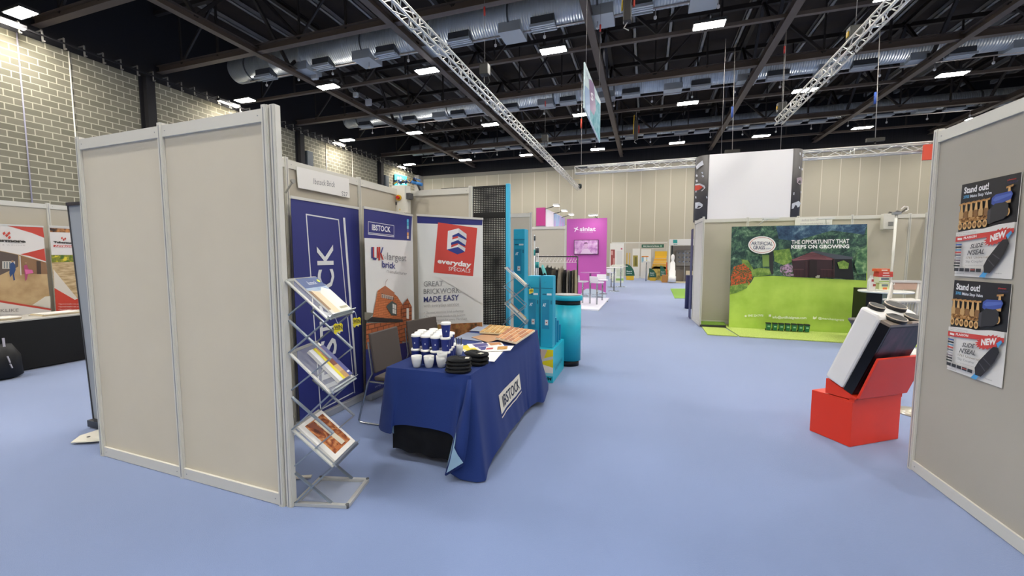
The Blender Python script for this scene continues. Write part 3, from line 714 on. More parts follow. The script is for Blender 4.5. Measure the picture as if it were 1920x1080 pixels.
for k in range(5):
    q = Vector((p.x+rng.uniform(-.02, .02), p.y+rng.uniform(-.02, .02), TZ+.01)); e = q+Vector((rng.uniform(-.02, .02), rng.uniform(-.02, .02), .14))
    o = MB().tube(q, e, .0045, 8); o = o.build('pen', mat(['#20242e', '#2b3350', '#3a3d42', '#c8ccd0', '#1b1d22'][k], .4)); tag(o, ['black', 'navy', 'charcoal', 'silver', 'glossy black'][k]+' pen standing in the white mug behind the hats', 'pen', 'pens in the mug')
# ------------------------------------------------------------------ folded knit hats
knit = mat('#0e1014', .9, bump=.5, bs=260, name='black_knit')
def hat(c, rz, L, Wd, th, label, tagon, grp):
    o = thing('beanie_hat', c, label, 'hat', grp, rz)
    Pg = []; nu, nv = 26, 9
    for i in range(nu):
        a = 2*math.pi*i/nu; ca, sa = math.cos(a), math.sin(a)
        ex = abs(ca)**.75*math.copysign(1, ca)*L/2; ey = abs(sa)**.75*math.copysign(1, sa)*Wd/2
        row = []
        for j in range(nv):
            b = math.pi*(j/(nv-1))-math.pi/2; rr = max(.02, math.cos(b))**.45
            zz_ = th/2+th/2*math.sin(b)+.004*math.sin(3*a+j)
            row.append(Vector((ex*rr, ey*rr, zz_)))
        Pg.append(row)
    M4 = Matrix.Translation(c) @ Matrix.Rotation(rz, 4, 'Z')
    mb = MB(frame=M4); mb.grid(Pg, True, close_u=True); mb._add([r_[0] for r_ in Pg], [tuple(reversed(range(nu)))]); mb._add([r_[-1] for r_ in Pg], [tuple(range(nu))])
    mb.build('knitted_body', knit, o)
    if tagon: MB(frame=M4).box((L*.26, -Wd*.30, th*.98), (L*.42, -Wd*.05, th*1.02+.002)).build('label_patch', mat('#c9c6b4', .6), o)
    return o
pf = pz(859, 697, TZ); pbk = pz(891, 684, TZ)
o_ = ['bottom', 'second', 'third', 'top']
for k in range(4):
    hat((pf.x+.004*(k % 2), pf.y+.004*k, TZ+.003+k*.026), .25+.05*(k % 2), .20-.004*k, .15, .028, 'folded black knitted hat, %s of the front pile at the near table corner' % o_[k], k == 3, 'black knitted hats')
for k in range(3):
    hat((pbk.x+.004*(k % 2), pbk.y+.02+.004*k, TZ+.003+k*.032), -.35-.05*(k % 2), .21, .15, .034, 'folded black knitted hat, %s of the rear pile behind the front pile' % ['bottom', 'middle', 'top'][k], k == 2, 'black knitted hats')
# ------------------------------------------------------------------ printed matter on the table
def sheet(name, pts, z, th, cols, label, cat, group=None, art=None):
    Q = [pz(x, y, z) for x, y in pts]; c = sum(Q, Vector())/len(Q)
    t = thing(name, (c.x, c.y, z), label, cat, group)
    MB().prism([q-Vector((0, 0, th)) for q in Q], (0, 0, th)).build('sheet', cols, t)
    if art:
        ar = Art((c.x, c.y, z), (1, 0, 0), (0, 1, 0)); art(ar); ar.build('print', t)
    return t
ybr = '#d9c520'; papw = mat('#e4e2dc', .5)
sheet('leaflet', [(858, 650), (905, 641), (916, 650), (872, 660)], TZ+.004, .001, papw, 'yellow and navy leaflet beside the cups, nearest the partition', 'leaflet', 'leaflets on the table', lambda a: (a.poly([(860, 650), (880, 646), (890, 652), (871, 657)], ybr), a.poly([(884, 645), (903, 642), (910, 647), (893, 650)], '#4a4a86')))
sheet('leaflet', [(875, 645), (940, 641), (946, 649), (884, 656)], TZ+.006, .001, papw, 'leaflet with navy and orange pictures in the middle of the table', 'leaflet', 'leaflets on the table', lambda a: (a.poly([(885, 646), (912, 643), (916, 648), (892, 651)], '#47417f'), a.poly([(915, 643), (937, 642), (941, 647), (920, 648)], '#b9804f')))
sheet('leaflet', [(865, 655), (935, 646), (945, 655), (876, 664)], TZ+.008, .001, papw, 'white leaflet with red and yellow pictures, lying behind the hats', 'leaflet', 'leaflets on the table', lambda a: (a.poly([(870, 655), (890, 652), (897, 657), (880, 660)], ybr), a.poly([(895, 651), (915, 649), (918, 653), (900, 655)], '#35408a'), a.poly([(905, 654), (922, 651), (926, 655), (908, 658)], '#b44a40')))
sheet('leaflet', [(902, 650), (964, 648), (957, 657), (900, 660)], TZ+.010, .001, papw, 'leaflet with blue emblem and orange picture at the right table edge', 'leaflet', 'leaflets on the table', lambda a: (a.poly([(902, 650), (912, 650), (910, 656), (901, 657)], '#39367e'), a.poly([(933, 650), (952, 649), (951, 655), (932, 656)], '#b8873a'), a.poly([(912, 653), (925, 652), (924, 655), (911, 656)], '#b03c38')))
sheet('paper_sheet', [(912, 659), (945, 657), (927, 678), (917, 677)], TZ+.004, .001, papw, 'plain white paper sheets beside the rear pile of hats', 'paper')
slate = mat('#8d97ab', .5); slate2 = mat('#a2abbc', .45)
sheet('sample_card', [(852, 634), (876, 623), (925, 628), (903, 640)], TZ+.006, .002, slate, 'grey-blue sample card on the table, nearest the banners', 'sample card', 'sample cards on the table')
sheet('sample_card', [(880, 620), (902, 608), (925, 610), (915, 622)], TZ+.008, .002, slate2, 'pale blue sample card at the back of the table', 'sample card', 'sample cards on the table')
sheet('sample_card', [(884, 632), (915, 625), (950, 632), (915, 642)], TZ+.012, .002, mat('#b28a66', .6), 'tan sample card half under the brick panel', 'sample card', 'sample cards on the table')
def brick_board(name, pts, z, label, c1, c2, mort, rows, cols):
    Q = [pz(x, y, z) for x, y in pts]; c = sum(Q, Vector())/4
    t = thing(name, (c.x, c.y, z-.018), label, 'brick sample panel', 'brick slip sample panels')
    MB().prism([q-Vector((0, 0, .018)) for q in Q], (0, 0, .018)).build('board', mat(mort, .8), t)
    m1, m2 = mat(c1, .85, var=.2, vs=30), mat(c2, .85, var=.2, vs=30); rg = random.Random(1)
    def q_(a, b): return Q[0].lerp(Q[1], a).lerp(Q[3].lerp(Q[2], a), b)
    for i in range(rows):
        off = .5 if i % 2 else 0
        k = -off
        while k < cols:
            a0 = max(0, k)/cols+.012; a1 = min(cols, k+1)/cols-.012
            if a1-a0 > .03:
                b0 = i/rows+.025; b1 = (i+1)/rows-.025
                MB().prism([q_(a0, b0), q_(a1, b0), q_(a1, b1), q_(a0, b1)], (0, 0, .005)).build('brick_slip', m1 if rg.random() < .6 else m2, t)
            k += 1
brick_board('brick_sample', [(899, 622), (918, 609), (958, 612), (946, 625)], TZ+.04, 'smaller yellow-brown brick slip sample panel lying behind the larger one', '#c9a266', '#b58a50', '#d8c8a2', 5, 3)
brick_board('brick_sample', [(929, 633), (958, 613), (1003, 619), (968, 642)], TZ+.045, 'larger red-brown brick slip sample panel at the far right of the table', '#c08c62', '#a57052', '#ddcfb8', 5, 3)
# ------------------------------------------------------------------ chairs
cm = mat('#a9adb0', .25, .9, name='chrome'); gry = mat('#514a47', .85, name='grey_upholstery')
def make_chair(label):
    t = thing('visitor_chair', (0, 0, 0), label, 'chair', 'grey upholstered chairs behind the table')
    MB().box((-.23, -.22, .43), (.23, .24, .475)).build('seat', gry, t, bevel=.015)
    mb = MB(); mb.box((-.22, .22, .50), (.22, .25, .88), Matrix.Rotation(-.14, 3, 'X'), (0, .235, .5)); mb.build('backrest', gry, t, bevel=.012)
    for s in (-1, 1):
        mb = MB(); mb.path([(s*.235, .29, .80), (s*.235, .25, .50), (s*.235, .30, .42), (s*.235, .42, .03), (s*.235, .40, .012), (s*.235, -.22, .012), (s*.235, -.24, .03), (s*.235, -.20, .40), (s*.235, -.16, .42), (s*.235, .28, .42)], .009, 8); mb.build('side_frame', cm, t)
    MB().tube((-.235, -.1, .42), (.235, -.1, .42), .008, 8).build('cross_bar', cm, t)
    return t
c1 = make_chair('grey upholstered chair with chrome frame between the navy banner and the table'); c1.location = (-2.165, 3.36, 0); c1.rotation_euler = (0, 0, 1.57)
c2 = copy_tree(c1); c2.location = (-2.20, 4.02, 0); c2.rotation_euler = (0, 0, 1.25); c2['label'] = 'grey upholstered chair mostly hidden behind the cups and the first chair'
# ------------------------------------------------------------------ folding literature racks
railm = mat('#aeb5b9', .3, .75, name='rack_metal'); armm = mat('#8f9aa3', .35, .6, name='rack_arm'); frm = mat('#cfd0ca', .35, .5, name='rack_frame')
acry = bpy.data.materials.new('clear_acrylic'); acry.use_nodes = True; nt = acry.node_tree; b = nt.nodes['Principled BSDF']
b.inputs['Base Color'].default_value = lin('#e9eef4'); b.inputs['Roughness'].default_value = 0.04; b.inputs['Alpha'].default_value = 0.16
def make_rack(label):
    "local: x along the shelf slope (left to right), y from the near to the far side; 0.30 wide"
    t = thing('literature_rack', (0, 0, 0), label, 'literature rack', 'folding zigzag literature racks')
    xl, xr, D = 0.0, .262, .31
    Zs = [1.452, 1.214, 1.0, .745, .505, .27, .015]
    for y in (0.0, D):
        for k in range(6):
            a = Vector((xl if k % 2 == 0 else xr, y, Zs[k])); b = Vector((xr if k % 2 == 0 else xl, y, Zs[k+1]))
            MB().bar(a, b, .008, .022, up=(0, 1, 0)).build('arm', armm if k % 2 else frm, t)
        Qs = [(.13, 1.335), (-.02, 1.22), (.262, .965), (-.03, .735), (.262, .485), (-.03, .235), (.24, .015)]
        for k in range(6):
            yy = y+(.012 if y == 0 else -.012)
            a = Vector((Qs[k][0], yy, Qs[k][1])); b = Vector((Qs[k+1][0], yy, Qs[k+1][1]))
            MB().bar(a, b, .008, .02, up=(0, 1, 0)).build('arm', armm, t)
    for k in (0, 2, 4):
        a = Vector((xl, 0, Zs[k])); b = Vector((xr, 0, Zs[k+1])); d = (b-a).normalized(); n = Vector((-d.z, 0, d.x)); y = Vector((0, 1, 0))
        sh = MB().obox((a+b)/2+y*D/2+n*.004, d, y, n, (b-a).length-.02, D-.02, .003).build('shelf', acry, t)
        MB().bar(a+n*.004, a+y*D+n*.004, .02, .014).build('shelf_bar', frm, sh)
        lip = MB(); lip.bar(b+n*.012, b+y*D+n*.012, .03, .012, up=n); lip.bar(b+n*.03-d*.0, b+y*D+n*.03, .004, .03, up=n); lip.build('shelf_lip', railm, sh)
    fr = MB()
    base = [Vector((0, 0, .012)), Vector((.345, 0, .012)), Vector((.345, .30, .012)), Vector((0, .30, .012))]
    for p, q in zip(base, base[1:]+base[:1]): fr.bar(p, q, .026, .02)
    fr.build('base_frame', frm, t)
    MB().box((.01, .01, .006), (.335, .29, .010)).build('base_plate', acry, t)
    for i in range(4):
        MB().tube(base[i]+Vector((0, 0, -.012)), base[i]+Vector((0, 0, .014)), .012, 8).build('foot', mat('#55585a', .5), t)
    return t
rk = make_rack('silver zigzag literature rack at the end of the tall grey partition')
RN = Vector((-2.105, 1.925, 0)); RROT = math.radians(14)
rk.location = RN; rk.rotation_euler = (0, 0, RROT)
rk2 = copy_tree(rk); F0 = py_(947, 507, 4.80); rk2.location = (F0.x, F0.y, 0); rk2.rotation_euler = (0, 0, math.radians(14)); rk2['label'] = 'silver zigzag literature rack beyond the table, before the cyan displays'
# brochures lying on the sloping shelves
Zs = [1.452, 1.214, 1.0, .745, .505, .27]
def on_shelf(loc, rot, lvl, s0, s1, y0, y1, th, lift=.008):
    "frame on the shelf: s along the slope (0 top .. .35 bottom), y across"
    M4 = Matrix.Translation(loc) @ Matrix.Rotation(rot, 4, 'Z')
    a = Vector((0, 0, Zs[lvl])); b = Vector((.262, 0, Zs[lvl+1])); d = (b-a).normalized(); n = Vector((-d.z, 0, d.x))
    o = a+n*lift
    R = M4.to_3x3()
    return M4 @ (o+d*s0+Vector((0, y0, 0))), (R @ d), (R @ Vector((0, 1, 0))), (R @ n), s1-s0, y1-y0
def brochure(loc, rot, lvl, s0, s1, y0, y1, th, label, art, body='#e8e6e0', group='brochures on the literature racks'):
    O, d, y, n, ls, ly = on_shelf(loc, rot, lvl, s0, s1, y0, y1, th)
    t = thing('brochure', O, label, 'brochure', group)
    MB().obox(O+d*ls/2+y*ly/2+n*th/2, d, y, n, ls, ly, th).build('pages', mat(body, .5), t)
    # picture frame: reading direction u = along y (near to far), v = up the slope
    a = Art(O+d*ls+n*th, y, -d, px=False, eps=.0003, base=.0004); art(a, ly, ls); a.build('cover_print', t)
def art_house(a, w, h):
    sky = ramp_mat('cover_sky', [(.35, '#8fa6c4'), (.65, '#c9d3df')], scale=6)
    a.rect(0, 0, w, h, '#dcd9cf'); a.rect(0, h*.68, w, h, '#3f568a'); a.rect(0, h*.62, w, h*.72, sky)
    a.poly([(0, h*.1), (w*.12, h*.1), (w*.12, h*.62), (0, h*.66)], '#8a6a4a'); a.poly([(w*.12, 0), (w*.45, 0), (w*.45, h*.55), (w*.12, h*.66)], '#e0cfae')
    a.poly([(w*.4, 0), (w, 0), (w, h*.6), (w*.7, h*.7), (w*.4, h*.55)], '#eee9dd'); a.text('ibstock', (w*.3, h*.8), (w*.7, h*.8), (w*.3, h*.9), '#d5deee')
    a.rect(w*.55, h*.06, w*.95, h*.12, '#a8a58a')
    a.ellipse((w*.88, h*.88), (w*.94, h*.88), '#cfd838')
def art_yb(a, w, h):
    a.rect(0, 0, w, h, '#4a4f8e'); a.rect(0, 0, w*.55, h, '#dcdfe2'); a.poly([(w*.25, 0), (w*.42, 0), (w*.42, h), (w*.25, h)], '#e5d51e')
    for i, c in enumerate(('#b9925c', '#c9a87a', '#7a3a28', '#a05a3c', '#c4754e')): a.poly([(w*.42, h*(i)/5), (w*.72, h*i/5), (w*.72, h*(i+1)/5), (w*.42, h*(i+1)/5)], c)
    a.rect(w*.78, h*.08, w*.95, h*.13, '#dfe3ea')
def art_ruin(a, w, h):
    a.rect(0, 0, w, h, '#ebeae6')
    a.rect(w*.16, h*.1, w*.92, h*.92, ramp_mat('ruin_photo', [(.3, '#4a2418'), (.45, '#9a4f28'), (.6, '#c98a54'), (.75, '#d9cdb4')], scale=16, distort=1.5))
    a.poly([(w*.55, h*.15), (w*.72, h*.15), (w*.66, h*.9), (w*.5, h*.9)], '#d8d2c0'); a.poly([(w*.2, h*.9), (w*.5, h*.55), (w*.45, h*.9)], '#7c3a20'); a.rect(w*.3, h*.12, w*.5, h*.2, '#b4652e')
brochure(RN, RROT, 0, .012, .335, .055, .30, .012, 'magazine with a white house on the top shelf of the near rack', art_house)
brochure(RN, RROT, 2, .05, .335, .12, .30, .02, 'yellow-striped brick brochure on the middle shelf of the near rack', art_yb)
brochure(RN, RROT, 4, .01, .335, .02, .30, .014, 'white-bordered book with an arched brickwork photograph on the lowest shelf of the near rack', art_ruin)
R2 = Vector(rk2.location)
brochure(R2, RROT, 0, .012, .335, .055, .30, .012, 'magazine with a pale landscape cover on the top shelf of the far rack', art_house)
brochure(R2, RROT, 2, .05, .335, .12, .30, .02, 'yellow-striped brochure on the middle shelf of the far rack', art_yb)
# WIN tags hanging from the shelf lips
def win_tag(P, u, label, cord_from):
    t = thing('hang_tag', P, label, 'tag', 'yellow tags hanging from the racks'); u = Vector(u).normalized(); v = Vector((0, 0, 1)); v = (v - u*0).normalized()
    w, h = .058, .07; n = u.cross(v)
    sh = [(-.5, .35), (-.28, .5), (.1, .44), (.32, .56), (.5, .4), (.46, .05), (.5, -.2), (.25, -.22), (.2, -.4), (-.05, -.28), (-.25, -.5), (-.45, -.35), (-.42, -.1)]
    MB().prism([P+u*a*w+v*b*h for a, b in sh], n*.001).build('card', mat('#e9d71c', .5), t)
    a = Art(P+n*.001, u, v, px=False); a.text('WIN', (-w*.42, .0), (w*.42, h*.07), (-w*.42, h*.32), '#2a2a30', bold=.03); 
    a.poly([(-w*.4, -h*.4), (w*.1, -h*.2), (w*.42, -h*.1), (w*.4, -h*.2), (-w*.1, -h*.32)], '#c9c6c8'); a.line([(-w*.45, -h*.05), (w*.45, h*.02)], .004, '#8a7d1a'); a.build('lettering', t)
    MB().path([Vector(cord_from), (Vector(cord_from)+P+v*h*.5)/2+Vector((0, 0, .012)), P+v*h*.45], .0012, 6).build('string', mat('#b9c4d8', .3), t)
M4 = Matrix.Translation(RN) @ Matrix.Rotation(RROT, 4, 'Z')
e0 = M4 @ Vector((.285, .02, 1.225)); e1 = M4 @ Vector((.285, .30, 1.225))
Pw = py_(634, 617, 2.0); Pw2 = py_(669, 605, 2.26)
rd = RIGHT.copy(); rd.z = 0
win_tag(Pw, rd, 'yellow WIN tag hanging under the near end of the near rack top shelf', e0); win_tag(Pw2, rd, 'yellow WIN tag hanging off the far end of the near rack top shelf', e1)
M4 = Matrix.Translation(R2) @ Matrix.Rotation(RROT, 4, 'Z')
win_tag(M4 @ Vector((.33, .02, 1.16)), rd, 'left yellow tag hanging from the far rack', M4 @ Vector((.285, .02, 1.225))); win_tag(M4 @ Vector((.40, .25, 1.20)), rd, 'right yellow tag hanging from the far rack', M4 @ Vector((.285, .28, 1.225)))
# pale stand feet poking out behind the near rack
for (a, b, z, w, lb) in (((545, 893), (584, 893), .012, .03, 'cream flat bar on the carpet behind the lowest rack shelf'), ((545, 816), (575, 808), .05, .02, 'slim pale bar on the floor behind the near rack')):
    p, q = pz(a[0]-14, a[1]+4, z), pz(*b, z); o = MB().bar(p, q, w, .01).build('floor_bar', mat('#d8d3c2', .4)); tag(o, lb, 'bar')
# ================================================================== cyan workwear stand
cyan = mat('#1f9fc0', .5, name='cyan_card'); cyan2 = mat('#22b3c9', .35, name='cyan_counter'); cyl = mat('#4cc0e8', .45, name='cyan_edge'); cyd = mat('#1b86ad', .5)
# perforated black display panel with a cyan edge
perf = bpy.data.materials.new('perforated_black'); perf.use_nodes = True; nt = perf.node_tree; b = nt.nodes['Principled BSDF']; b.inputs['Roughness'].default_value = .6
tc = nt.nodes.new('ShaderNodeTexCoord'); sp = nt.nodes.new('ShaderNodeSeparateXYZ'); nt.links.new(tc.outputs['Object'], sp.inputs[0])
def pp(out):
    m = nt.nodes.new('ShaderNodeMath'); m.operation = 'PINGPONG'; m.inputs[1].default_value = .0125; nt.links.new(out, m.inputs[0]); return m
px1, pz1 = pp(sp.outputs[0]), pp(sp.outputs[2])
hy = nt.nodes.new('ShaderNodeVectorMath'); hy.operation = 'LENGTH'; cb = nt.nodes.new('ShaderNodeCombineXYZ'); nt.links.new(px1.outputs[0], cb.inputs[0]); nt.links.new(pz1.outputs[0], cb.inputs[1]); nt.links.new(cb.outputs[0], hy.inputs[0])
lt = nt.nodes.new('ShaderNodeMath'); lt.operation = 'LESS_THAN'; lt.inputs[1].default_value = .0058; nt.links.new(hy.outputs['Value'], lt.inputs[0])
nz = nt.nodes.new('ShaderNodeTexNoise'); nz.inputs['Scale'].default_value = 3; nt.links.new(tc.outputs['Object'], nz.inputs['Vector'])
rp = nt.nodes.new('ShaderNodeValToRGB'); e = rp.color_ramp.elements; e[0].position = .30; e[0].color = lin('#3a3b40'); e[1].position = .60; e[1].color = lin('#f2f2e6'); nt.links.new(nz.outputs['Fac'], rp.inputs[0])
mx = nt.nodes.new('ShaderNodeMixRGB'); mx.inputs[1].default_value = lin('#0b0b0d'); nt.links.new(lt.outputs[0], mx.inputs[0]); nt.links.new(rp.outputs[0], mx.inputs[2]); nt.links.new(mx.outputs[0], b.inputs['Base Color'])
Y = 5.35
xe = py_(949, 350, Y).x; xf = py_(957, 350, Y).x
t = thing('perforated_display', (xe-.4, Y, 0), 'tall black perforated display panel with a bright cyan edge beyond the brick booth', 'display panel')
MB().box((xe-1.0, Y, .02), (xe, Y+.02, 2.56)).build('perforated_sheet', perf, t)
MB().box((xe-1.0, Y-.004, 2.14), (xe, Y, 2.22)).build('solid_band', mat('#0d0d0f', .6), t)
MB().box((xe, Y-.02, 0), (xf-.01, Y+.04, 2.60)).build('side_frame', cyl, t, bevel=.004)
MB().box((xe-1.0, Y-.01, 2.56), (xe, Y+.03, 2.585)).build('top_frame', mat('#1b1c1f', .5), t)
# wall panels of the booths along the aisle
shell_wall('shell_partition', [(-3.2, 8.0), (-2.24, 8.0)], 'grey partition behind the tall cyan column', group=None)
shell_wall('shell_partition', [(-3.3, 11.75), (-2.24, 11.75)], 'grey partition behind the clothes rail, beside the pink stand')
def tower(x0, y0, w, d, z0, z1, label, art=True):
    t = thing('display_box', (x0+w/2, y0+d/2, z0), label, 'display box', 'cyan card display boxes')
    MB().box((x0, y0, z0), (x0+w, y0+d, z1)).build('carton', cyan, t, bevel=.003)
    a = Art((x0, y0, z0), (1, 0, 0), (0, 0, 1), px=False); H = z1-z0
    a.rect(.0, H-.16, w, H-.15, '#17708f'); a.rect(.02, H-.24, w*.45, H-.225, '#11607c'); a.rect(w*.5, H-.245, w*.9, H-.22, '#cfe3ea'); a.text('...', (.04, H-.08), (w*.4, H-.08), (.04, H-.06), '#14566e')
    a.rect(w*.1, H-.68, w*.72, H-.30, cyd); a.text('AT', (w*.16, H-.39), (w*.42, H-.39), (w*.19, H-.35), '#e6f2f6', bold=.03)
    a.rect(w*.36, H-.63, w*.62, H-.56, '#d6e0e2'); a.ellipse((w*.49, H-.595), (w*.55, H-.595), '#b7574e'); a.rect(w*.82, H-.36, w*.93, H-.31, '#17708f')
    a.build('print', t)
    MB().box((x0+.01, y0+.01, z1), (x0+w-.01, y0+d-.01, z1+.004)).build('lid', cyl, t)
    return t
p = py_(963, 430, 5.9); tower(p.x, 5.9, .175, .2, 0, p.z, 'tallest cyan display column, standing behind the far rack beside the perforated panel')
p = py_(989.5, 517.5, 5.05); tower(p.x, 5.05, .155, .16, 0, p.z, 'left of the two waist-high cyan display boxes beyond the table')
p = py_(1014.5, 517.5, 5.0); zb = .43; tower(p.x, 5.0, .155, .16, zb, p.z, 'right of the two cyan display boxes, standing on the box with the yellow vest photograph')
# base box with a photograph
x0 = -1.27; x1 = -1.075; y0, y1 = 4.91, 5.62
t = thing('photo_box', ((x0+x1)/2, (y0+y1)/2, 0), 'low cyan box with a photograph of a yellow safety vest on its front', 'display box')
MB().box((x0-.1, y0, .003), (x1, y1, zb)).build('carton', cyan2, t, bevel=.003)
a = Art((x0-.1, y0, 0), (1, 0, 0), (0, 0, 1), px=False); w = x1-x0+.1
a.rect(.01, .1, w, zb, '#c9b8a8'); a.rect(.01, .30, w*.45, zb, '#7a4632'); a.poly([(w*.45, .2), (w, .2), (w, zb), (w*.75, zb)], '#e0d324'); a.poly([(w*.5, .27), (w, .31), (w, .35), (w*.56, .31)], '#bfc3bf')
a.poly([(w*.4, .1), (w, .1), (w, .2), (w*.45, .24)], '#e9e4da'); a.rect(.01, .09, w, .13, '#8fd0dd'); a.text('SNM', (w*.5, .035), (w*.92, .035), (w*.52, .075), '#14202a', bold=.03)
a.build('vest_photograph', t)
a = Art((x1, y0, 0), (0, 1, 0), (0, 0, 1), px=False); a.text('WORKWEAR', (.12, .12), (.6, .15), (.12, .17), '#167c98', bold=.02); a.build('side_lettering', t)
for k, (dy, h) in enumerate(((.30, .36), (.46, .30), (.60, .22))):
    o = MB().box((x1-.07, y0+dy, zb+.001), (x1-.035, y0+dy+.05, zb+h)); o = o.build('glove_pack', cyd); tag(o, ['tallest', 'middle', 'shortest'][k]+' slim teal pack standing on the low cyan box', 'pack', 'teal packs on the cyan box')
# cyan counter
cc = Vector((-1.075, 5.86, 0))
t = thing('promotion_counter', cc, 'oval cyan promotion counter with black band at the edge of the aisle', 'counter')
MB().lathe([(1, .002), (1, .085)], (cc.x, cc.y, 0), 40, sx=.175, sy=.13).build('plinth', mat('#0c0d10', .4), t)
MB().lathe([(1, .085), (1, .90)], (cc.x, cc.y, 0), 44, sx=.20, sy=.15).build('body', cyan2, t)
MB().lathe([(1, .90), (1, .965)], (cc.x, cc.y, 0), 44, sx=.19, sy=.14).build('black_band', mat('#0c0d10', .4), t)
MB().lathe([(1, .965), (1.04, .97), (1.04, 1.03), (1.02, 1.035)], (cc.x, cc.y, 0), 44, sx=.21, sy=.16).build('top_ring', cyan2, t)
MB().lathe([(1, 1.035), (1, 1.05)], (cc.x, cc.y, 0), 44, sx=.20, sy=.15).build('counter_top', mat('#a9a7a6', .3), t)
# clothes rail with garments
RY = 9.0; a = py_(1004, 481, RY); b = py_(1083, 481, RY)
t = thing('clothes_rail', ((a.x+b.x)/2, RY, 0), 'black clothes rail with dark garments behind the cyan counter', 'clothes rail')
MB().tube((a.x, RY, a.z), (b.x, RY, a.z), .014, 10).build('top_bar', mat('#141416', .4), t)
for k, x in enumerate((a.x, b.x)):
    MB().tube((x, RY, .06), (x, RY, a.z), .018, 10).build('upright', mat('#141416', .4), t)
    MB().box((x-.02, RY-.28, 0), (x+.02, RY+.28, .06)).build('foot_bar', mat('#141416', .4), t)
hang = mat('#d5d2cc', .3)
def garment(x, w, z0, z1, colr, kind, label):
    "kind: jacket (with sleeves) or trousers; hung across the rail, seen from the side"
    t = thing('garment', (x, RY, z0), label, kind, 'clothes on the rail')
    mb = MB(); mb.path([(x, RY, a.z+.02), (x+.012, RY, a.z+.03), (x+.02, RY, a.z), (x, RY, a.z-.05)], .003, 6)
    mb.path([(x, RY-.2, a.z-.13), (x, RY, a.z-.05), (x, RY+.2, a.z-.13), (x, RY-.2, a.z-.13)], .004, 6); mb.build('hanger', hang, t)
    mm = mat(colr, .9, var=.25, vs=9)
    nz_ = 8; ny = 14; rg = random.Random(int(x*1000))
    for side, nm in ((0, 'body'),):
        P_ = []
        for i in range(ny*2):
            ang = 2*math.pi*i/(ny*2); row = []
            for j in range(nz_+1):
                f = j/nz_; hw = .21*(min(1, .35+f*3) if kind == 'jacket' else .8); th = w/2*(min(1, .45+f*1.6))
                top = (z1 - .10*abs(math.sin(ang))) if kind == 'jacket' else z1
                z = top+(z0-top)*f
                row.append(Vector((x+th*math.cos(ang)*(1+.25*math.sin(ang*5+f*3)), RY+hw*math.sin(ang), z)))
            P_.append(row)
        mb = MB(); mb.grid(P_, True, close_u=True); mb._add([r_[0] for r_ in P_], [tuple(reversed(range(ny*2)))]); mb._add([r_[-1] for r_ in P_], [tuple(range(ny*2))]); mb.build(nm, mm, t)
    if kind == 'jacket':
        for s in (-1, 1): mb = MB(); mb.path([(x, RY+s*.17, z1-.08), (x-.01, RY+s*.24, z1-.3), (x-.02, RY+s*.23, z0+.12)], min(.05, w*.45), 8); mb.build('sleeve', mm, t)
xs = lambda q: py_(q, 481, RY).x
for q, w, za, zb_, c, k, lb in ((1009, .06, .62, 1.42, '#101012', 'jacket', 'black jacket at the left end of the rail'), (1017, .07, .7, 1.40, '#1a1a1c', 'jacket', 'black jacket with a turquoise cloth over it'),
    (1026, .07, .62, 1.42, '#262624', 'jacket', 'charcoal jacket, third on the rail'), (1033, .06, .6, 1.40, '#1d1c1b', 'jacket', 'dark jacket right of the turquoise cloth'), (1040, .06, .58, 1.38, '#4b463c', 'jacket', 'olive brown jacket in the middle of the rail'),
    (1047, .06, .6, 1.36, '#0e0e10', 'jacket', 'black jacket right of the middle of the rail'), (1053, .075, .56, 1.40, '#857a69', 'jacket', 'long taupe jacket, the lightest jacket on the rail'), (1060, .05, .6, 1.30, '#111214', 'trousers', 'black trousers next to the taupe jacket'),
    (1066, .06, .58, 1.30, '#9a9184', 'trousers', 'pale grey trousers hanging on the rail'), (1071, .05, .66, 1.28, '#3b3b3e', 'trousers', 'dark grey shorts hanging between pale trousers'), (1076, .05, .7, 1.30, '#6f6657', 'trousers', 'brown trousers near the right end of the rail'), (1081, .05, .72, 1.30, '#a39573', 'trousers', 'beige trousers at the right end of the rail')):
    garment(xs(q), w, za, zb_, c, k, lb)
mb = MB(); P_ = [[py_(1014+8*i/6+2*j, 493+6*abs(i-2.5)/2.5+j*8+(3 if i % 2 else 0), RY-.26-.02*math.sin(i)) for j in range(3)] for i in range(7)]
mb.grid(P_); o = mb.build('turquoise_cloth', mat('#7fd6d0', .8), None, solid=.01, subsurf=1); tag(o, 'turquoise cloth hanging over the jackets at the left of the rail', 'cloth')
# chrome-and-teal poles left of the rail
for k, q in enumerate((1002.5, 1005.5, 1009)):
    p = py_(q, 463 if k else 440, 6.6); o = thing('tool_pole', (p.x, 6.6, 0), ['left, tallest', 'middle', 'right'][k]+' chrome and teal pole standing behind the cyan boxes', 'pole', 'chrome poles behind the boxes')
    MB().tube((p.x, 6.6, 0), (p.x, 6.6, p.z), .009, 8).build('tube', mat('#c4c8ca', .3, .7), o)
    MB().tube((p.x, 6.6, p.z-.35), (p.x, 6.6, p.z-.25), .016, 8).build('teal_grip', mat('#3aa6a4', .5), o); MB().tube((p.x, 6.6, p.z-.1), (p.x, 6.6, p.z-.02), .016, 8).build('dark_grip', mat('#3c4448', .5), o)
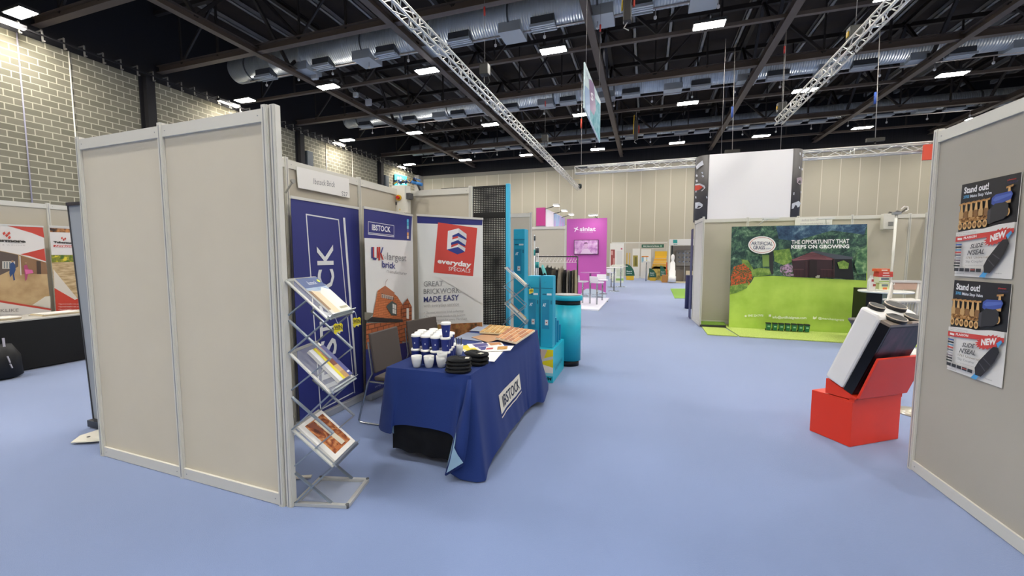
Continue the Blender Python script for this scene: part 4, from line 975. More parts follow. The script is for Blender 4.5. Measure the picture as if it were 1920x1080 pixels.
# ================================================================== artificial grass stand
E0 = 10.62
shell_wall('shell_partition', [(1.22, E0), (2.21, E0), (3.20, E0), (4.19, E0), (5.18, E0), (6.17, E0)], 'long grey partition behind the garden photograph')
shell_wall('shell_partition', [(1.225, 10.13), (1.165, 11.12)], 'short partition return, edge-on, at the left of the garden photograph stand', panel=mat('#d3d1c8', .5, name='pale_board'))
shell_wall('shell_partition', [(5.45, 10.6), (5.45, 9.6)], 'grey partition at the right of the garden stand, running towards the camera')
o = MB().box((1.115, 11.15, 0), (1.125, 11.6, 2.3)); o = o.build('banner_sheet', mat('#2a2f5c', .6)); tag(o, 'thin navy sheet on the outside of the edge-on partition return', 'banner')
# grass mats
grass = ramp_mat('artificial_grass', [(.3, '#93a94a'), (.55, '#b5c765'), (.8, '#cfdb83')], scale=60)
grass2 = ramp_mat('dark_grass', [(.3, '#5f8a26'), (.7, '#86ad3c')], scale=60)
gm = thing('grass_mat', (3, 9.6, 0), 'large light green artificial grass mat under the garden photograph', 'grass mat')
pa, pb_, pc, pd = pz(1388, 632, .012), pz(1640, 648, .012), pz(1640, 600, .012), pz(1357, 610, .012)
MB().prism([Vector((1.82, 8.98, .004)), Vector((4.9, 8.9, .004)), Vector((4.9, 10.5, .004)), Vector((1.72, 10.5, .004))], (0, 0, .016)).build('turf', grass, gm)
gm = thing('grass_mat', (1.5, 9.5, 0), 'small light green grass mat at the left of the large one', 'grass mat')
MB().prism([Vector((1.24, 8.99, .004)), Vector((1.79, 8.985, .004)), Vector((1.66, 10.5, .004)), Vector((1.25, 10.0, .004))], (0, 0, .014)).build('turf', grass, gm)
q = [pz(1313, 601, .03), pz(1356, 602, .03), pz(1361, 611, .03), pz(1312, 609, .03)]
o = MB().prism(q, (0, 0, .02)).build('grass_sample', grass2); tag(o, 'small dark green grass sample lying at the foot of the grey partition', 'grass sample')
q = [pz(1312, 609, .02), pz(1361, 611.5, .02), pz(1361, 614.5, .02), pz(1312, 612, .02)]
o = MB().prism(q, (0, 0, .02)).build('black_strip', mat('#0c0d0b', .8)); tag(o, 'black strip in front of the dark green grass sample', 'strip')
# garden backdrop
BY = 10.05
L0, R0, L1, R1 = py_(1366.5, 613, BY), py_(1620, 640, BY), py_(1372, 425, BY), py_(1626, 420, BY)
t = thing('garden_backdrop', (3, BY, 0), 'wide fabric backdrop printed with a garden photograph of lawn and dark summerhouse', 'backdrop')
R0 = Vector((R1.x, BY, .03)); L0.z = .03
def lx2(f): return L0.x+(R0.x-L0.x)*f
fabric = mat('#8fb03a', .6)
MB().prism([L0, R0, Vector((R0.x, BY, R1.z)), Vector((L0.x, BY, L1.z))], (0, .03, 0)).build('fabric_panel', fabric, t)
for f in (0.02, .5, .98): MB().bar((lx2(f), BY+.05, 0.02), (lx2(f), BY+.05, 2.2), .025).build('frame_tube', alu, t)
fol = ramp_mat('foliage_print', [(.34, '#121f24'), (.47, '#2c4743'), (.56, '#55785a'), (.66, '#a3bfa0')], scale=5, detail=15, nr=.78, distort=.6)
fol2 = ramp_mat('foliage_light', [(.3, '#2c4a2c'), (.5, '#6f9140'), (.7, '#b4c46a')], scale=8, detail=14, nr=.8)
folb = ramp_mat('foliage_blue', [(.36, '#1b2f4a'), (.52, '#39566e'), (.66, '#7d9aa6')], scale=4, detail=15, nr=.76, distort=.5)
flow = ramp_mat('flowers_red', [(.42, '#4b5a34'), (.52, '#b0552f'), (.62, '#e05a2a'), (.72, '#8a6a4a')], scale=40, detail=10)
flop = ramp_mat('flowers_pink', [(.42, '#4a5a44'), (.55, '#a884a4'), (.7, '#d3b6cc')], scale=26, detail=8)
lawn = ramp_mat('lawn_print', [(.3, '#a0c247'), (.7, '#bad75f')], scale=2.5)
a = Art((0, BY, 0), (1, 0, 0), (0, 0, 1), eps=.001, base=.001)
a.poly([(1372, 425), (1626, 420), (1626, 640), (1366.5, 613)], lawn)
a.poly([(1372, 425), (1626, 420), (1624, 526), (1480, 519), (1450, 517), (1414, 519), (1408, 530), (1396, 538), (1380, 548), (1368, 552)], fol)
a.poly([(1455, 424), (1626, 420), (1620, 440), (1560, 432), (1490, 452), (1460, 448)], folb)
a.poly([(1372, 426), (1395, 426), (1402, 448), (1396, 470), (1388, 492), (1371, 494)], fol)
a.poly([(1390, 486), (1402, 488), (1412, 503), (1408, 512), (1394, 508)], fol2)
a.poly([(1450, 470), (1480, 466), (1486, 490), (1470, 498), (1452, 490)], fol2)
a.poly([(1429, 478), (1442, 478), (1442, 500), (1430, 500)], '#7d9a50'); a.poly([(1442, 462), (1449, 462), (1450, 514), (1443, 514)], '#2e3030')
a.poly([(1376, 500), (1394, 494), (1408, 506), (1411, 520), (1404, 534), (1388, 542), (1370, 546), (1370, 520)], flow)
a.poly([(1369, 536), (1404, 530), (1400, 540), (1380, 549), (1368, 552)], fol2)
a.poly([(1408, 506), (1424, 502), (1442, 504), (1446, 514), (1430, 518), (1410, 518)], fol2)
a.poly([(1463, 500), (1478, 494), (1488, 500), (1490, 519), (1470, 517), (1462, 508)], flop)
a.poly([(1484, 488), (1522, 472), (1560, 485), (1560, 520), (1488, 519)], '#38242a'); a.poly([(1484, 487), (1522, 472), (1563, 485), (1560, 487.5), (1522, 486), (1487, 489)], '#84545a')
for i in range(5): a.line([(1497+i*3, 484.5-i*2.2), (1548-i*3, 484-i*2.0)], .008, '#4c2a2d')
a.poly([(1522, 472), (1526, 470), (1598, 482), (1598, 486), (1566, 486)], '#4a4f58')
a.poly([(1560, 486), (1596, 486), (1600, 524), (1560, 521)], '#16191d')
for i in range(7): a.line([(1489+i*2.6, 506), (1489+i*2.6, 519)], .008, '#53343a')
for i in range(9): a.line([(1539+i*2.6, 506.5), (1539+i*2.6, 520.5)], .008, '#4a2e33')
a.line([(1487, 505), (1505, 505)], .015, '#5d3c40'); a.line([(1538, 505), (1562, 506)], .015, '#5d3c40'); a.line([(1510, 490), (1510, 519)], .014, '#4a2b2e'); a.line([(1562, 486), (1562, 521)], .016, '#452a2c')
a.poly([(1527, 516), (1536, 516), (1535, 521), (1528, 521)], '#a8a898'); a.poly([(1516, 488), (1530, 488), (1530, 518), (1516, 518)], '#23181a')
a.poly([(1568, 492), (1580, 488), (1590, 494), (1588, 504), (1572, 504)], fol2)
a.poly([(1607, 470), (1624, 462), (1623, 512), (1606, 514), (1600, 496)], ramp_mat('foliage_mid', [(.3, '#24463a'), (.55, '#557d55'), (.75, '#9dba86')], scale=14))
# logo ellipse
a.ellipse((1427.5, 459.5), (1453.5, 459.5), '#f2efe8', r2=(1427.5, 443)); a.ellipse((1427.5, 459.5), (1451, 459.5), '#c25a3c', r2=(1427.5, 445), ring=.955)
a.text('ARTIFICIAL', (1407.5, 459.5), (1447.5, 460), (1408, 453), '#3a3f5c', bold=.015); a.text('GRASS', (1411, 467.5), (1433, 467.5), (1411, 461), '#3a3f5c', bold=.015); a.text('.com', (1433.5, 467.5), (1444, 467.5), (1433.5, 464), '#8a8fa0')
a.text('THE OPPORTUNITY THAT', (1482.5, 458), (1590, 456), (1482.5, 450.5), '#f1f1ec', bold=.018)
a.text('KEEPS ON GROWING', (1482, 466), (1590, 465.3), (1482, 459.6), '#f1f1ec', bold=.035)
a.text('0845 224 7970', (1401, 593), (1430, 593), (1401, 589), '#f0f2e2', bold=.02); a.ellipse((1397, 592), (1399, 592), '#f0f2e2')
a.rect(1440, 589, 1444.5, 593, '#f0f2e2'); a.text('info@artificialgrass.com', (1447, 596), (1510, 597.5), (1447, 591.5), '#f0f2e2', bold=.02)
a.poly([(1523, 592), (1526, 595), (1529, 592), (1529, 596), (1525, 598), (1522, 597)], '#f0f2e2'); a.text('@merchantgrass', (1532, 597.5), (1580, 601), (1532, 593.5), '#f0f2e2', bold=.02)
a.build('garden_print', t)
# seven little green wheelie bins at the foot of the backdrop
bin0 = thing('wheelie_bin', (0, 0, 0), 'x', 'bin', 'row of small green wheelie bins'); gb = mat('#1c6b48', .4); blk = mat('#15201c', .5)
def bx(w0, w1, z0, z1):
    m = MB(); m._add([(-w0, -w0, z0), (w0, -w0, z0), (w0, w0, z0), (-w0, w0, z0), (-w1, -w1, z1), (w1, -w1, z1), (w1, w1, z1), (-w1, w1, z1)], [(0,3,2,1),(4,5,6,7),(0,1,5,4),(1,2,6,5),(2,3,7,6),(3,0,4,7)]); return m
bx(.034, .042, .015, .145).build('bin_body', gb, bin0); bx(.045, .042, .145, .17).build('lid', blk, bin0)
MB().tube((-.044, .046, .16), (.044, .046, .16), .007, 8).build('handle', blk, bin0)
for s in (-1, 1): MB().tube((s*.034, .04, .02), (s*.045, .04, .02), .02, 12).build('wheel', blk, bin0)
MB().box((-.022, -.0425, .08), (.022, -.037, .11)).build('label', mat('#8fc3a0', .5), bin0)
for k in range(7):
    b_ = bin0 if k == 0 else copy_tree(bin0); p = py_(1440.5+k*12, 612+k*.8, 9.86); b_.location = (p.x, 9.86, .022); b_['label'] = 'small green wheelie bin, '+['first', 'second', 'third', 'fourth', 'fifth', 'sixth', 'seventh'][k]+' from the left below the garden photograph'
# arm lights over the backdrop
for k, (x0, x1) in enumerate((((1421, 423), (1445, 410)), ((1549, 420), (1548, 410)))):
    p = py_(*x0, BY); q = py_(*x1, BY-.45); t = thing('arm_light', p, ['left', 'right'][k]+' silver arm light clipped on the top of the garden backdrop', 'lamp', 'arm lights on the backdrop')
    MB().path([p, (p+q)/2+Vector((0, 0, .04)), q], .008, 6).build('arm', alu, t); MB().box((q.x-.14, q.y-.06, q.z-.01), (q.x+.14, q.y+.06, q.z+.015)).build('lamp_head', mat('#dcdcd6', .4), t)
# name board behind
X0, X1 = py_(1491, 409, E0-.04), py_(1560, 420, E0-.04)
t = thing('name_board', (X0.x, E0-.04, X1.z), 'white name board with a small label above the garden photograph', 'sign')
MB().box((X0.x, E0-.045, X1.z-.12), (X1.x, E0-.03, X0.z)).build('board', mat('#e7e5e2', .5), t)
a = Art((0, E0-.046, 0), (1, 0, 0), (0, 0, 1)); a.text('Artificial Grass Ltd', (1503, 415.5), (1534, 414), (1503, 411), '#b0a9b4'); a.text('www.artificialgrass.com', (1500, 421), (1555, 419.5), (1500, 418), '#b0a9b4'); a.build('lettering', t)
# switch box and post at the right end
c = py_(1664, 412, 10.5)
t = thing('electrical_box', (c.x, 10.5, c.z-.2), 'small pale electrical box with cables on the right end of the garden stand partition', 'electrical box')
MB().box((c.x-.1, 10.42, c.z-.2), (c.x+.1, 10.55, c.z+.12)).build('enclosure', mat('#cfccc2', .5), t, bevel=.01); MB().box((c.x-.02, 10.405, c.z-.13), (c.x+.06, 10.42, c.z-.05)).build('switch', mat('#7a7a76', .5), t)
pts = [py_(x, y, 10.5) for x, y in ((1664, 404), (1668, 398), (1676, 400), (1682, 396), (1690, 398), (1697, 393), (1703, 390))]
o = MB().path(pts, .02, 8); o = o.build('cable_bundle', mat('#5a564f', .6)); tag(o, 'dark cables running along the partition top from the small electrical box', 'cables')
o = MB().path([py_(x, y, 10.45) for x, y in ((1690, 392), (1696, 387), (1702, 388), (1703, 393), (1698, 396))], .012, 8).build('cable_loop', mat('#d8d5cf', .5)); tag(o, 'white cable loop above the right partition corner', 'cable')
q0, q1 = py_(1681, 400, 10.0), py_(1670, 520, 10.0)
t = thing('vertical_pole', (q1.x, 10.0, 0), 'slim pale pole standing in the corner right of the garden backdrop', 'pole')
MB().tube((q1.x, 10.0, 0), (q0.x, 10.0, q0.z), .022, 10).build('tube', alu, t); MB().obox((q0.x, 10.0, q0.z), (1, 0, 0), (0, 1, 0), (0, 0, 1), .12, .08, .05).build('bracket', alu_d, t)
# round table with product boxes
TY = 8.7; c = py_(1660, 545, TY); zt = c.z
t = thing('round_table', (c.x, TY, 0), 'round white high table with packages at the right of the garden photograph', 'table')
MB().lathe([(.36, zt-.03), (.37, zt-.02), (.37, zt-.005), (.36, zt)], (c.x, TY, 0), 36).build('tabletop', mat('#e4e3de', .3), t)
MB().tube((c.x, TY, .02), (c.x, TY, zt-.03), .03, 14).build('column', cm, t); MB().lathe([(.24, .0), (.24, .01), (.05, .03)], (c.x, TY, 0), 30).build('base', cm, t)
c2 = py_(1640, 566, TY+.5)
t = thing('black_plinth', (c2.x, TY+.6, 0), 'black box-shaped stand behind the round white table', 'plinth'); MB().box((py_(1624, 560, TY+.4).x, TY+.4, 0), (py_(1654, 560, TY+.4).x, TY+.9, 1.0)).build('body', mat('#070708', .6), t); MB().box((py_(1654, 560, TY+.4).x, TY+.4, 0), (py_(1660, 560, TY+.4).x, TY+.9, 1.0)).build('blue_edge', mat('#8aa2b8', .5), t)
def pk(x0, y0, x1, y1, Yv, d, colr, name, label, parts=(), cat='package', grp='packages on the round white table'):
    a_, b_ = py_(x0, y1, Yv), py_(x1, y0, Yv); a_.z = max(a_.z, zt) if abs(a_.z-zt) < .03 else a_.z
    t = thing(name, ((a_.x+b_.x)/2, Yv, a_.z), label, cat, grp); MB().box((a_.x, Yv, a_.z+.001), (b_.x, Yv+d, b_.z)).build('carton', mat(colr, .5), t, bevel=.004)
    ar = Art((0, Yv, 0), (1, 0, 0), (0, 0, 1), eps=.0006)
    for (u0, v0, u1, v1, c_) in parts: ar.rect(u0, v0, u1, v1, c_)
    if parts: ar.build('print', t)
    return t
# jerrican-like bottle
a_ = py_(1627, 541, 8.6); b_ = py_(1641, 519, 8.6); w = b_.x-a_.x; z0 = zt+.001
t = thing('plastic_bottle', ((a_.x+b_.x)/2, 8.6, z0), 'white plastic bottle with red label on the round white table', 'bottle', 'packages on the round white table')
MB().prism([(a_.x, 8.56, z0), (b_.x, 8.56, z0), (b_.x, 8.56, z0+.14), (a_.x+w*.62, 8.56, z0+.15), (a_.x+w*.6, 8.56, z0+.23), (a_.x+w*.25, 8.56, z0+.23), (a_.x, 8.56, z0+.17)], (0, .08, 0)).build('bottle_body', mat('#e4e1da', .4), t, bevel=.01)
MB().tube((a_.x+w*.42, 8.6, z0+.23), (a_.x+w*.42, 8.6, z0+.26), .022, 12).build('cap', mat('#d8d5cd', .4), t)
MB().box((a_.x+w*.3, 8.553, z0+.16), (a_.x+w*.6, 8.558, z0+.2)).build('label', mat('#b5433a', .5), t); MB().box((a_.x+w*.55, 8.553, z0+.08), (a_.x+w*.95, 8.558, z0+.12)).build('label', mat('#a34a40', .5), t)
pk(1648, 531, 1668, 543, 8.55, .15, '#cfd6a0', 'product_box', 'lowest box of the package pile, pale green with a grey label', [(1653, 533, 1665, 537, '#6f7a80'), (1655, 539, 1663, 543, '#d9783c')])
pk(1647, 519.5, 1668, 530.5, 8.55, .15, '#dfe2c6', 'product_box', 'second box of the package pile, pale with a dark label', [(1652, 521, 1667, 525, '#6d747a'), (1648, 527, 1667, 529, '#a9c066')])
pk(1647, 514.5, 1675, 519.2, 8.54, .17, '#c9463c', 'product_box', 'flat red box third from the bottom of the package pile', [(1655, 516, 1668, 518, '#e3c9c0')])
pk(1648, 509.5, 1675, 514.2, 8.54, .17, '#cd4b3a', 'product_box', 'flat red box second from the top of the package pile', [(1656, 511, 1667, 513, '#e6cdc2')])
pk(1644, 504, 1669, 509.2, 8.54, .16, '#e0643a', 'product_box', 'flat orange box on top of the package pile', [(1653, 505.5, 1664, 508, '#efd0be')])
# white folding chair / bar chair right of it
SY = 6.9
t = thing('folding_chair', (3.45, SY, 0), 'pale folding high chair partly hidden by the right partition', 'chair')
pl = lambda x, y, Y=SY: py_(x, y, Y)
wt = mat('#d8d4cb', .35); bg = mat('#c9a893', .5)
mb = MB(); mb.prism([pl(1673, 527), pl(1725, 527.5), pl(1722, 543.5), pl(1677, 543)], (0, .02, 0)); mb.build('backrest', bg, t); MB().bar(pl(1671, 527.5), pl(1727, 528), .03, .03).build('top_bar', wt, t)
for (p_, q_, Yo) in (((1673, 527), (1655, 600), 0), ((1676, 530), (1661, 600), .2), ((1722, 530), (1712, 600), 0), ((1726, 530), (1718, 600), .2)):
    q3 = pl(q_[0], q_[1], SY+Yo); p3 = pl(*p_); d = (q3-p3); e3 = p3+d*(p3.z/(p3.z-q3.z)); MB().tube(p3, e3, .012, 8).build('leg', wt, t)
MB().bar(pl(1668, 563.5), pl(1724, 562.5), .35, .02).build('seat', wt, t); MB().bar(pl(1668, 569), pl(1724, 569), .012, .015).build('rung', wt, t)
# basket of thin bars below
for k in range(9):
    x = 1672+k*5.5; MB().tube(pl(x, 566, SY-.1), pl(x-2, 592, SY-.1), .006, 6).build('bar', wt, t)
# grey bucket edge behind the red display
b_ = py_(1597, 598, 6.6)
t = thing('grey_stool', (b_.x+.2, 6.6, 0), 'dark grey stool seat peeping out left of the white tilted panel', 'stool')
MB().lathe([(.10, b_.z-.12), (.17, b_.z-.02), (.17, b_.z)], (b_.x+.14, 6.6, 0), 24).build('seat', mat('#4a4644', .5), t); MB().tube((b_.x+.14, 6.6, .01), (b_.x+.14, 6.6, b_.z-.12), .02, 10).build('stem', cm, t); MB().lathe([(.15, 0), (.15, .012), (.03, .02)], (b_.x+.14, 6.6, 0), 24).build('base', cm, t)
# round-footed table base behind the red box
for (x, y) in ((1697, 771),):
    p = pz(x, y, .01); t = thing('stool_base', (p.x+.05, p.y, 0), 'round metal stool foot on the carpet right of the red box', 'stool'); MB().lathe([(.17, .0), (.17, .012), (.05, .03)], (p.x+.08, p.y, 0), 24).build('base', mat('#bdb6a6', .3, .5), t); MB().tube((p.x+.08, p.y, .03), (p.x+.08, p.y, .62), .022, 10).build('stem', cm, t); MB().lathe([(.17, .60), (.17, .64)], (p.x+.08, p.y, 0), 24).build('seat', wt, t)
# ================================================================== red display block with tilted unit
Bp = Vector((1.67, 4.01, 0)); bb = Vector((.827, .563, 0)).normalized(); aa = Vector((-.563, .827, 0)).normalized(); zz3 = Vector((0, 0, 1)); rr = -aa
def D(r, z, b_=0.0): return Bp + rr*r + zz3*z + bb*b_
red = mat('#e2371a', .45, name='red_gloss'); redl = mat('#ee4a26', .45)
t = thing('red_display_stand', Bp+aa*.17+bb*.29, 'bright red box stand with a tilted red cradle at the right of the aisle', 'display stand')
MB().prism([D(-.345, 0.002), D(0, 0.002), D(0, .385), D(-.345, .385)], bb*.585).build('base_box', red, t, bevel=.003)
MB().prism([D(-.345, .386), D(.012, .386), D(.012, .42), D(-.02, .435), D(-.03, .40)], bb*.57).build('ledge', red, t)
# V cradle: short board to the left, long board to the right, both running along b
v0 = D(.026, .437)
MB().prism([D(.012, .41), D(.03, .43), D(-.225, .53), D(-.225, .40)], bb*.50).build('front_board', red, t)
MB().prism([D(.028, .44), D(.044, .432), D(.165, .79), D(.149, .797)], bb*.57+rr*.0).build('back_board', red, t)
# tilted unit: white front, dark body
e_l = (D(.105, 1.19)-D(-.15, .515)).normalized()
def U(m, l, b_=0.0):
    "m across the thickness from the white face (0) to the dark rear, l along the length"
    M0 = D(-.231, .547); mv = (D(-.072, .478)-M0).normalized(); lv = (D(.022, 1.209)-M0).normalized()
    return M0+mv*m+lv*l+bb*b_
t = thing('tilted_appliance', D(-.1, .5), 'tilted white-fronted black unit with round rings on its end, resting in the red cradle', 'appliance')
LT = .70; bo = -.012
MB().prism([U(0, 0, bo), U(.165, 0, bo), U(.165, LT-.03, bo), U(.13, LT, bo), U(0, LT, bo)], bb*.45).build('white_front', mat('#e9e7e4', .25), t, bevel=.02)
MB().prism([U(.166, .0, .0), U(.240, .0, .0), U(.240, LT-.05, .0), U(.166, LT-.05, .0)], bb*.44).build('dark_body', mat('#060607', .3), t)
wd = ramp_mat('dark_wood_print', [(.4, '#120a0c'), (.55, '#3a1d28'), (.7, '#5a3240')], scale=5, stretch=(1, 1, .3), distort=2, rough=.35)
MB().prism([U(.2402, .02, .02), U(.2415, .02, .02), U(.2415, LT-.06, .02), U(.2402, LT-.06, .02)], bb*.40).build('wood_print', wd, t)
top = MB().prism([U(.166, LT-.05, .0), U(.240, LT-.05, .0), U(.240, LT-.03, .0), U(.166, LT-.03, .0)], bb*.44).build('end_plate', mat('#8a7d70', .35, .3), t)
lv = (D(.022, 1.209)-D(-.231, .547)).normalized()
for (m_, b_, r_) in ((.05, .085, .055), (.055, .29, .075), (.175, .14, .072), (.185, .33, .065)):
    c3 = U(m_, LT if m_ < .12 else LT-.035, b_); rg = MB(); rg.tube(c3, c3+lv*.028, r_, 28); o = rg.build('ring', mat('#0d0c0d', .3), t); MB().tube(c3+lv*.028, c3+lv*.034, r_*1.0, 28).build('rim', mat('#cdbfae', .3, .2), o); MB().tube(c3+lv*.0342, c3+lv*.0352, r_*.9, 28).build('opening', mat('#080808', .5), o)
MB().bar(U(.235, LT-.02, .22), U(.235, LT-.02, .30), .02, .015).build('clip', mat('#cbb8a8', .3), t)
# ================================================================== posters on the near right partition
def poster(z0, z1, label, dy=0):
    # plane of the right partition, facing -x
    Pn = Vector((Bd.y, -Bd.x, 0)); Pn = Pn if Pn.x < 0 else -Pn
    O = B0+Pn*.008; u = Bd.copy()
    n = u.cross(Vector((0, 0, 1)));
    t = thing('poster', O+u*.4+Vector((0, 0, z0)), label, 'poster', 'plumbing posters on the right partition')
    q0 = ppl(1805, 351, O, n) if dy == 0 else ppl(1791, 524, O, n)
    s0 = (q0-O).dot(u); w = .42
    h = z1-z0
    A_ = O+u*s0+Vector((0, 0, z0))
    MB().prism([A_, A_+u*w, A_+u*w+Vector((0, 0, h)), A_+Vector((0, 0, h))], n*.003).build('sheet', mat('#e3e1dc', .4), t)
    a = Art(A_+n*.003, u, (0, 0, 1), px=False, eps=.0002, base=.0002)
    X = lambda f: f*w
    Zf = lambda g: (1-g)*h
    def P_(l): return [(X(x), Zf(y)) for x, y in l]
    a.poly(P_([(0, 0), (1, 0), (1, .46), (.75, .47), (.5, .50), (.3, .50), (0, .52)]), '#17171b')
    a.text('Stand out!', (X(.05), Zf(.10)), (X(.50), Zf(.10)), (X(.05), Zf(.035)), '#f2f2f2', bold=.03)
    a.text('3703 Mains Stop Valve', (X(.05), Zf(.155)), (X(.56), Zf(.155)), (X(.05), Zf(.125)), '#d8dde2', bold=.03); a.text('3703', (X(.05), Zf(.155)), (X(.16), Zf(.155)), (X(.05), Zf(.125)), '#4fa3d0', bold=.03)
    a.text('plasson', (X(.80), Zf(.055)), (X(.93), Zf(.055)), (X(.80), Zf(.04)), '#c23a36', bold=.03); a.text('TALBOT', (X(.80), Zf(.085)), (X(.97), Zf(.085)), (X(.80), Zf(.07)), '#2e2c55', bold=.03)
    brass = ramp_mat('brass_print', [(.35, '#5d3c1c'), (.5, '#b07f45'), (.65, '#dcb57c')], scale=55)
    cg = ('#b98a4e', '#d6ab6c', '#8b6234', '#caa26a', '#efd2a0')
    a.poly(P_([(.0, .31), (.62, .31), (.62, .40), (.0, .42)]), brass)
    for i in range(8):
        x = .03+i*.095 if i < 6 else (.86 if i == 6 else 1.5)
        if x > 1: continue
        y = .20-.002*i if i < 6 else .10
        a.poly(P_([(x-.045, y+.012), (x+.06, y), (x+.06, y+.02), (x-.045, y+.03)]), cg[0]); a.poly(P_([(x-.01, y+.02), (x+.02, y+.02), (x+.035, y+.10), (x-.02, y+.10)]), cg[1]); a.poly(P_([(x-.035, y+.10), (x+.045, y+.10), (x+.045, y+.17), (x-.035, y+.17)]), cg[2] if i % 2 else cg[3])
        a.ellipse((X(x+.005), Zf(y+.255)), (X(x+.045), Zf(y+.255)), cg[1], r2=(X(x+.005), Zf(y+.215))); a.ellipse((X(x+.005), Zf(y+.255)), (X(x+.03), Zf(y+.255)), cg[2], r2=(X(x+.005), Zf(y+.235)))
    a.poly(P_([(.60, .20), (.66, .17), (.90, .16), (.93, .19), (.90, .24), (.66, .28), (.60, .26)]), '#3d55a6'); a.poly(P_([(.62, .225), (.66, .195), (.90, .18), (.91, .2), (.66, .24)]), '#5670bd')
    a.poly(P_([(.55, .32), (.62, .29), (.66, .26), (.84, .26), (.88, .29), (.88, .38), (.82, .42), (.66, .44), (.60, .46), (.55, .42)]), '#2a2a2c'); a.poly(P_([(.55, .32), (.60, .30), (.60, .46), (.55, .44)]), '#3f3f42')
    a.poly(P_([(0, .52), (.3, .50), (.5, .50), (.75, .47), (1, .46), (1, .56), (0, .56)]), '#e3e1dc')
    a.text('Suitable for all types of pipe', (X(.03), Zf(.53)), (X(.38), Zf(.53)), (X(.03), Zf(.52)), '#a8a6a2'); a.text('No special tools', (X(.03), Zf(.55)), (X(.5), Zf(.55)), (X(.03), Zf(.54)), '#a8a6a2')
    a.poly(P_([(0, .57), (1, .515), (1, .56), (0, .625)]), '#d2413a'); a.text('PLASSON', (X(.16), Zf(.597)), (X(.40), Zf(.583)), (X(.16), Zf(.574)), '#f0ece8', bold=.04); a.rect(X(.04), Zf(.605), X(.13), Zf(.583), '#f0ece8')
    st = []
    for i in range(36):
        r_ = 1 if i % 2 else .78; th = 2*math.pi*i/36; st.append((.755+.225*r_*math.cos(th), .59+.075*r_*math.sin(th)-.05*math.cos(th)*r_))
    a.poly(P_(st), '#d2413a'); a.text('NEW', (X(.64), Zf(.635)), (X(.89), Zf(.59)), (X(.64), Zf(.575)), '#f2eeea', bold=.05)
    a.text('SLIDE', (X(.30), Zf(.70)), (X(.52), Zf(.685)), (X(.32), Zf(.655)), '#4a4a4c', bold=.02); a.text("N'SEAL", (X(.26), Zf(.77)), (X(.56), Zf(.755)), (X(.28), Zf(.72)), '#4a4a4c', bold=.02)
    a.text('1761 Universal', (X(.24), Zf(.81)), (X(.64), Zf(.80)), (X(.24), Zf(.785)), '#8f7f62'); a.text('Slip Coupler', (X(.24), Zf(.85)), (X(.56), Zf(.845)), (X(.24), Zf(.825)), '#8a8a86')
    a.text('For use with all plastic pipe', (X(.24), Zf(.885)), (X(.56), Zf(.88)), (X(.24), Zf(.875)), '#aaa8a4')
    for i, c_ in enumerate(('#4469ad', '#17171a', '#5f9cc0', '#c8483e', '#6f7680', '#b8bac0', '#8c7f88', '#26282c', '#23372f')): a.rect(X(.02), Zf(.662+i*.029), X(.14), Zf(.646+i*.029), c_)
    a.poly(P_([(.90, .58), (.97, .54), (.99, .56), (.93, .62)]), '#4ba0d8'); a.poly(P_([(.52, .995), (.60, .93), (.66, .95), (.62, .998)]), '#4ba0d8')
    a.poly(P_([(.60, .95), (.58, .88), (.64, .80), (.78, .68), (.86, .62), (.94, .62), (.96, .66), (.90, .76), (.78, .88), (.70, .95)]), '#222124')
    a.line([(X(.66), Zf(.82)), (X(.76), Zf(.88))], .006, '#4d4c50'); a.line([(X(.72), Zf(.76)), (X(.84), Zf(.81))], .006, '#4d4c50'); a.line([(X(.70), Zf(.79)), (X(.80), Zf(.845))], .004, '#111')if False else None
    for i in range(5): a.rect(X(.04+i*.105), Zf(.945), X(.13+i*.105), Zf(.91), '#2c3034'); 
    a.rect(X(.36), Zf(.93), X(.44), Zf(.92), '#b8554a')
    a.text('www.plasson.co.uk', (X(.04), Zf(.975)), (X(.25), Zf(.975)), (X(.04), Zf(.965)), '#8c8a86'); a.text('TALBOT', (X(.78), Zf(.955)), (X(.9), Zf(.955)), (X(.78), Zf(.945)), '#8c8a86')
    a.build('print', t)
poster(1.475, 2.07, 'upper black and white plumbing poster on the right partition')
poster(.845, 1.448, 'lower black and white plumbing poster on the right partition', dy=1)
# ================================================================== pink stand
mag = mat('#c45cb4', .5, name='magenta_wall'); mag2 = mat('#c23d8c', .5); fl = mat('#e3e6ee', .5)
PY = 15.5; zt_ = 3.03
xl_, xr_ = py_(1063, 420, PY).x, py_(1138, 420, PY).x
t = thing('exhibition_stand', ((xl_+xr_)/2, PY, 0), 'magenta exhibition stand wall with white lettering and a screen, beside the aisle', 'exhibition stand')
MB().box((xl_, PY, .04), (xr_, PY+.12, zt_)).build('front_wall', mag, t)
MB().box((-3.3, 12.4, 2.56), (-3.0, 12.44, 3.12)).build('header_end', mag2, t)
MB().box((-3.0, 12.42, 2.40), (-2.98, PY, 3.08)).build('header_side', mat('#e6e2ea', .5), t)
MB().box((-3.3, 12.44, 0.04), (-3.0, PY, 3.06)).build('side_wall', mat('#c9c3ce', .5), t)
a = Art((-2.98, PY, 0), (0, 1, 0), (0, 0, 1), px=False, eps=.002); 
a2 = ramp_mat('header_picture', [(.35, '#8f9fd0'), (.5, '#9fc3dc'), (.65, '#c9a4d8')], scale=2)
a.poly([(-2.0, 2.6), (-.02, 2.6), (-.02, 3.06), (-2.0, 3.06)], a2); a.build('header_print', t)
a = Art((0, PY, 0), (1, 0, 0), (0, 0, 1), eps=.002)
a.text('siniat', (1087, 433), (1117, 433), (1087, 425.5), '#f4eef6', bold=.03); a.text('a different kind of company', (1087, 436), (1112, 436), (1087, 434), '#e6d3ea')
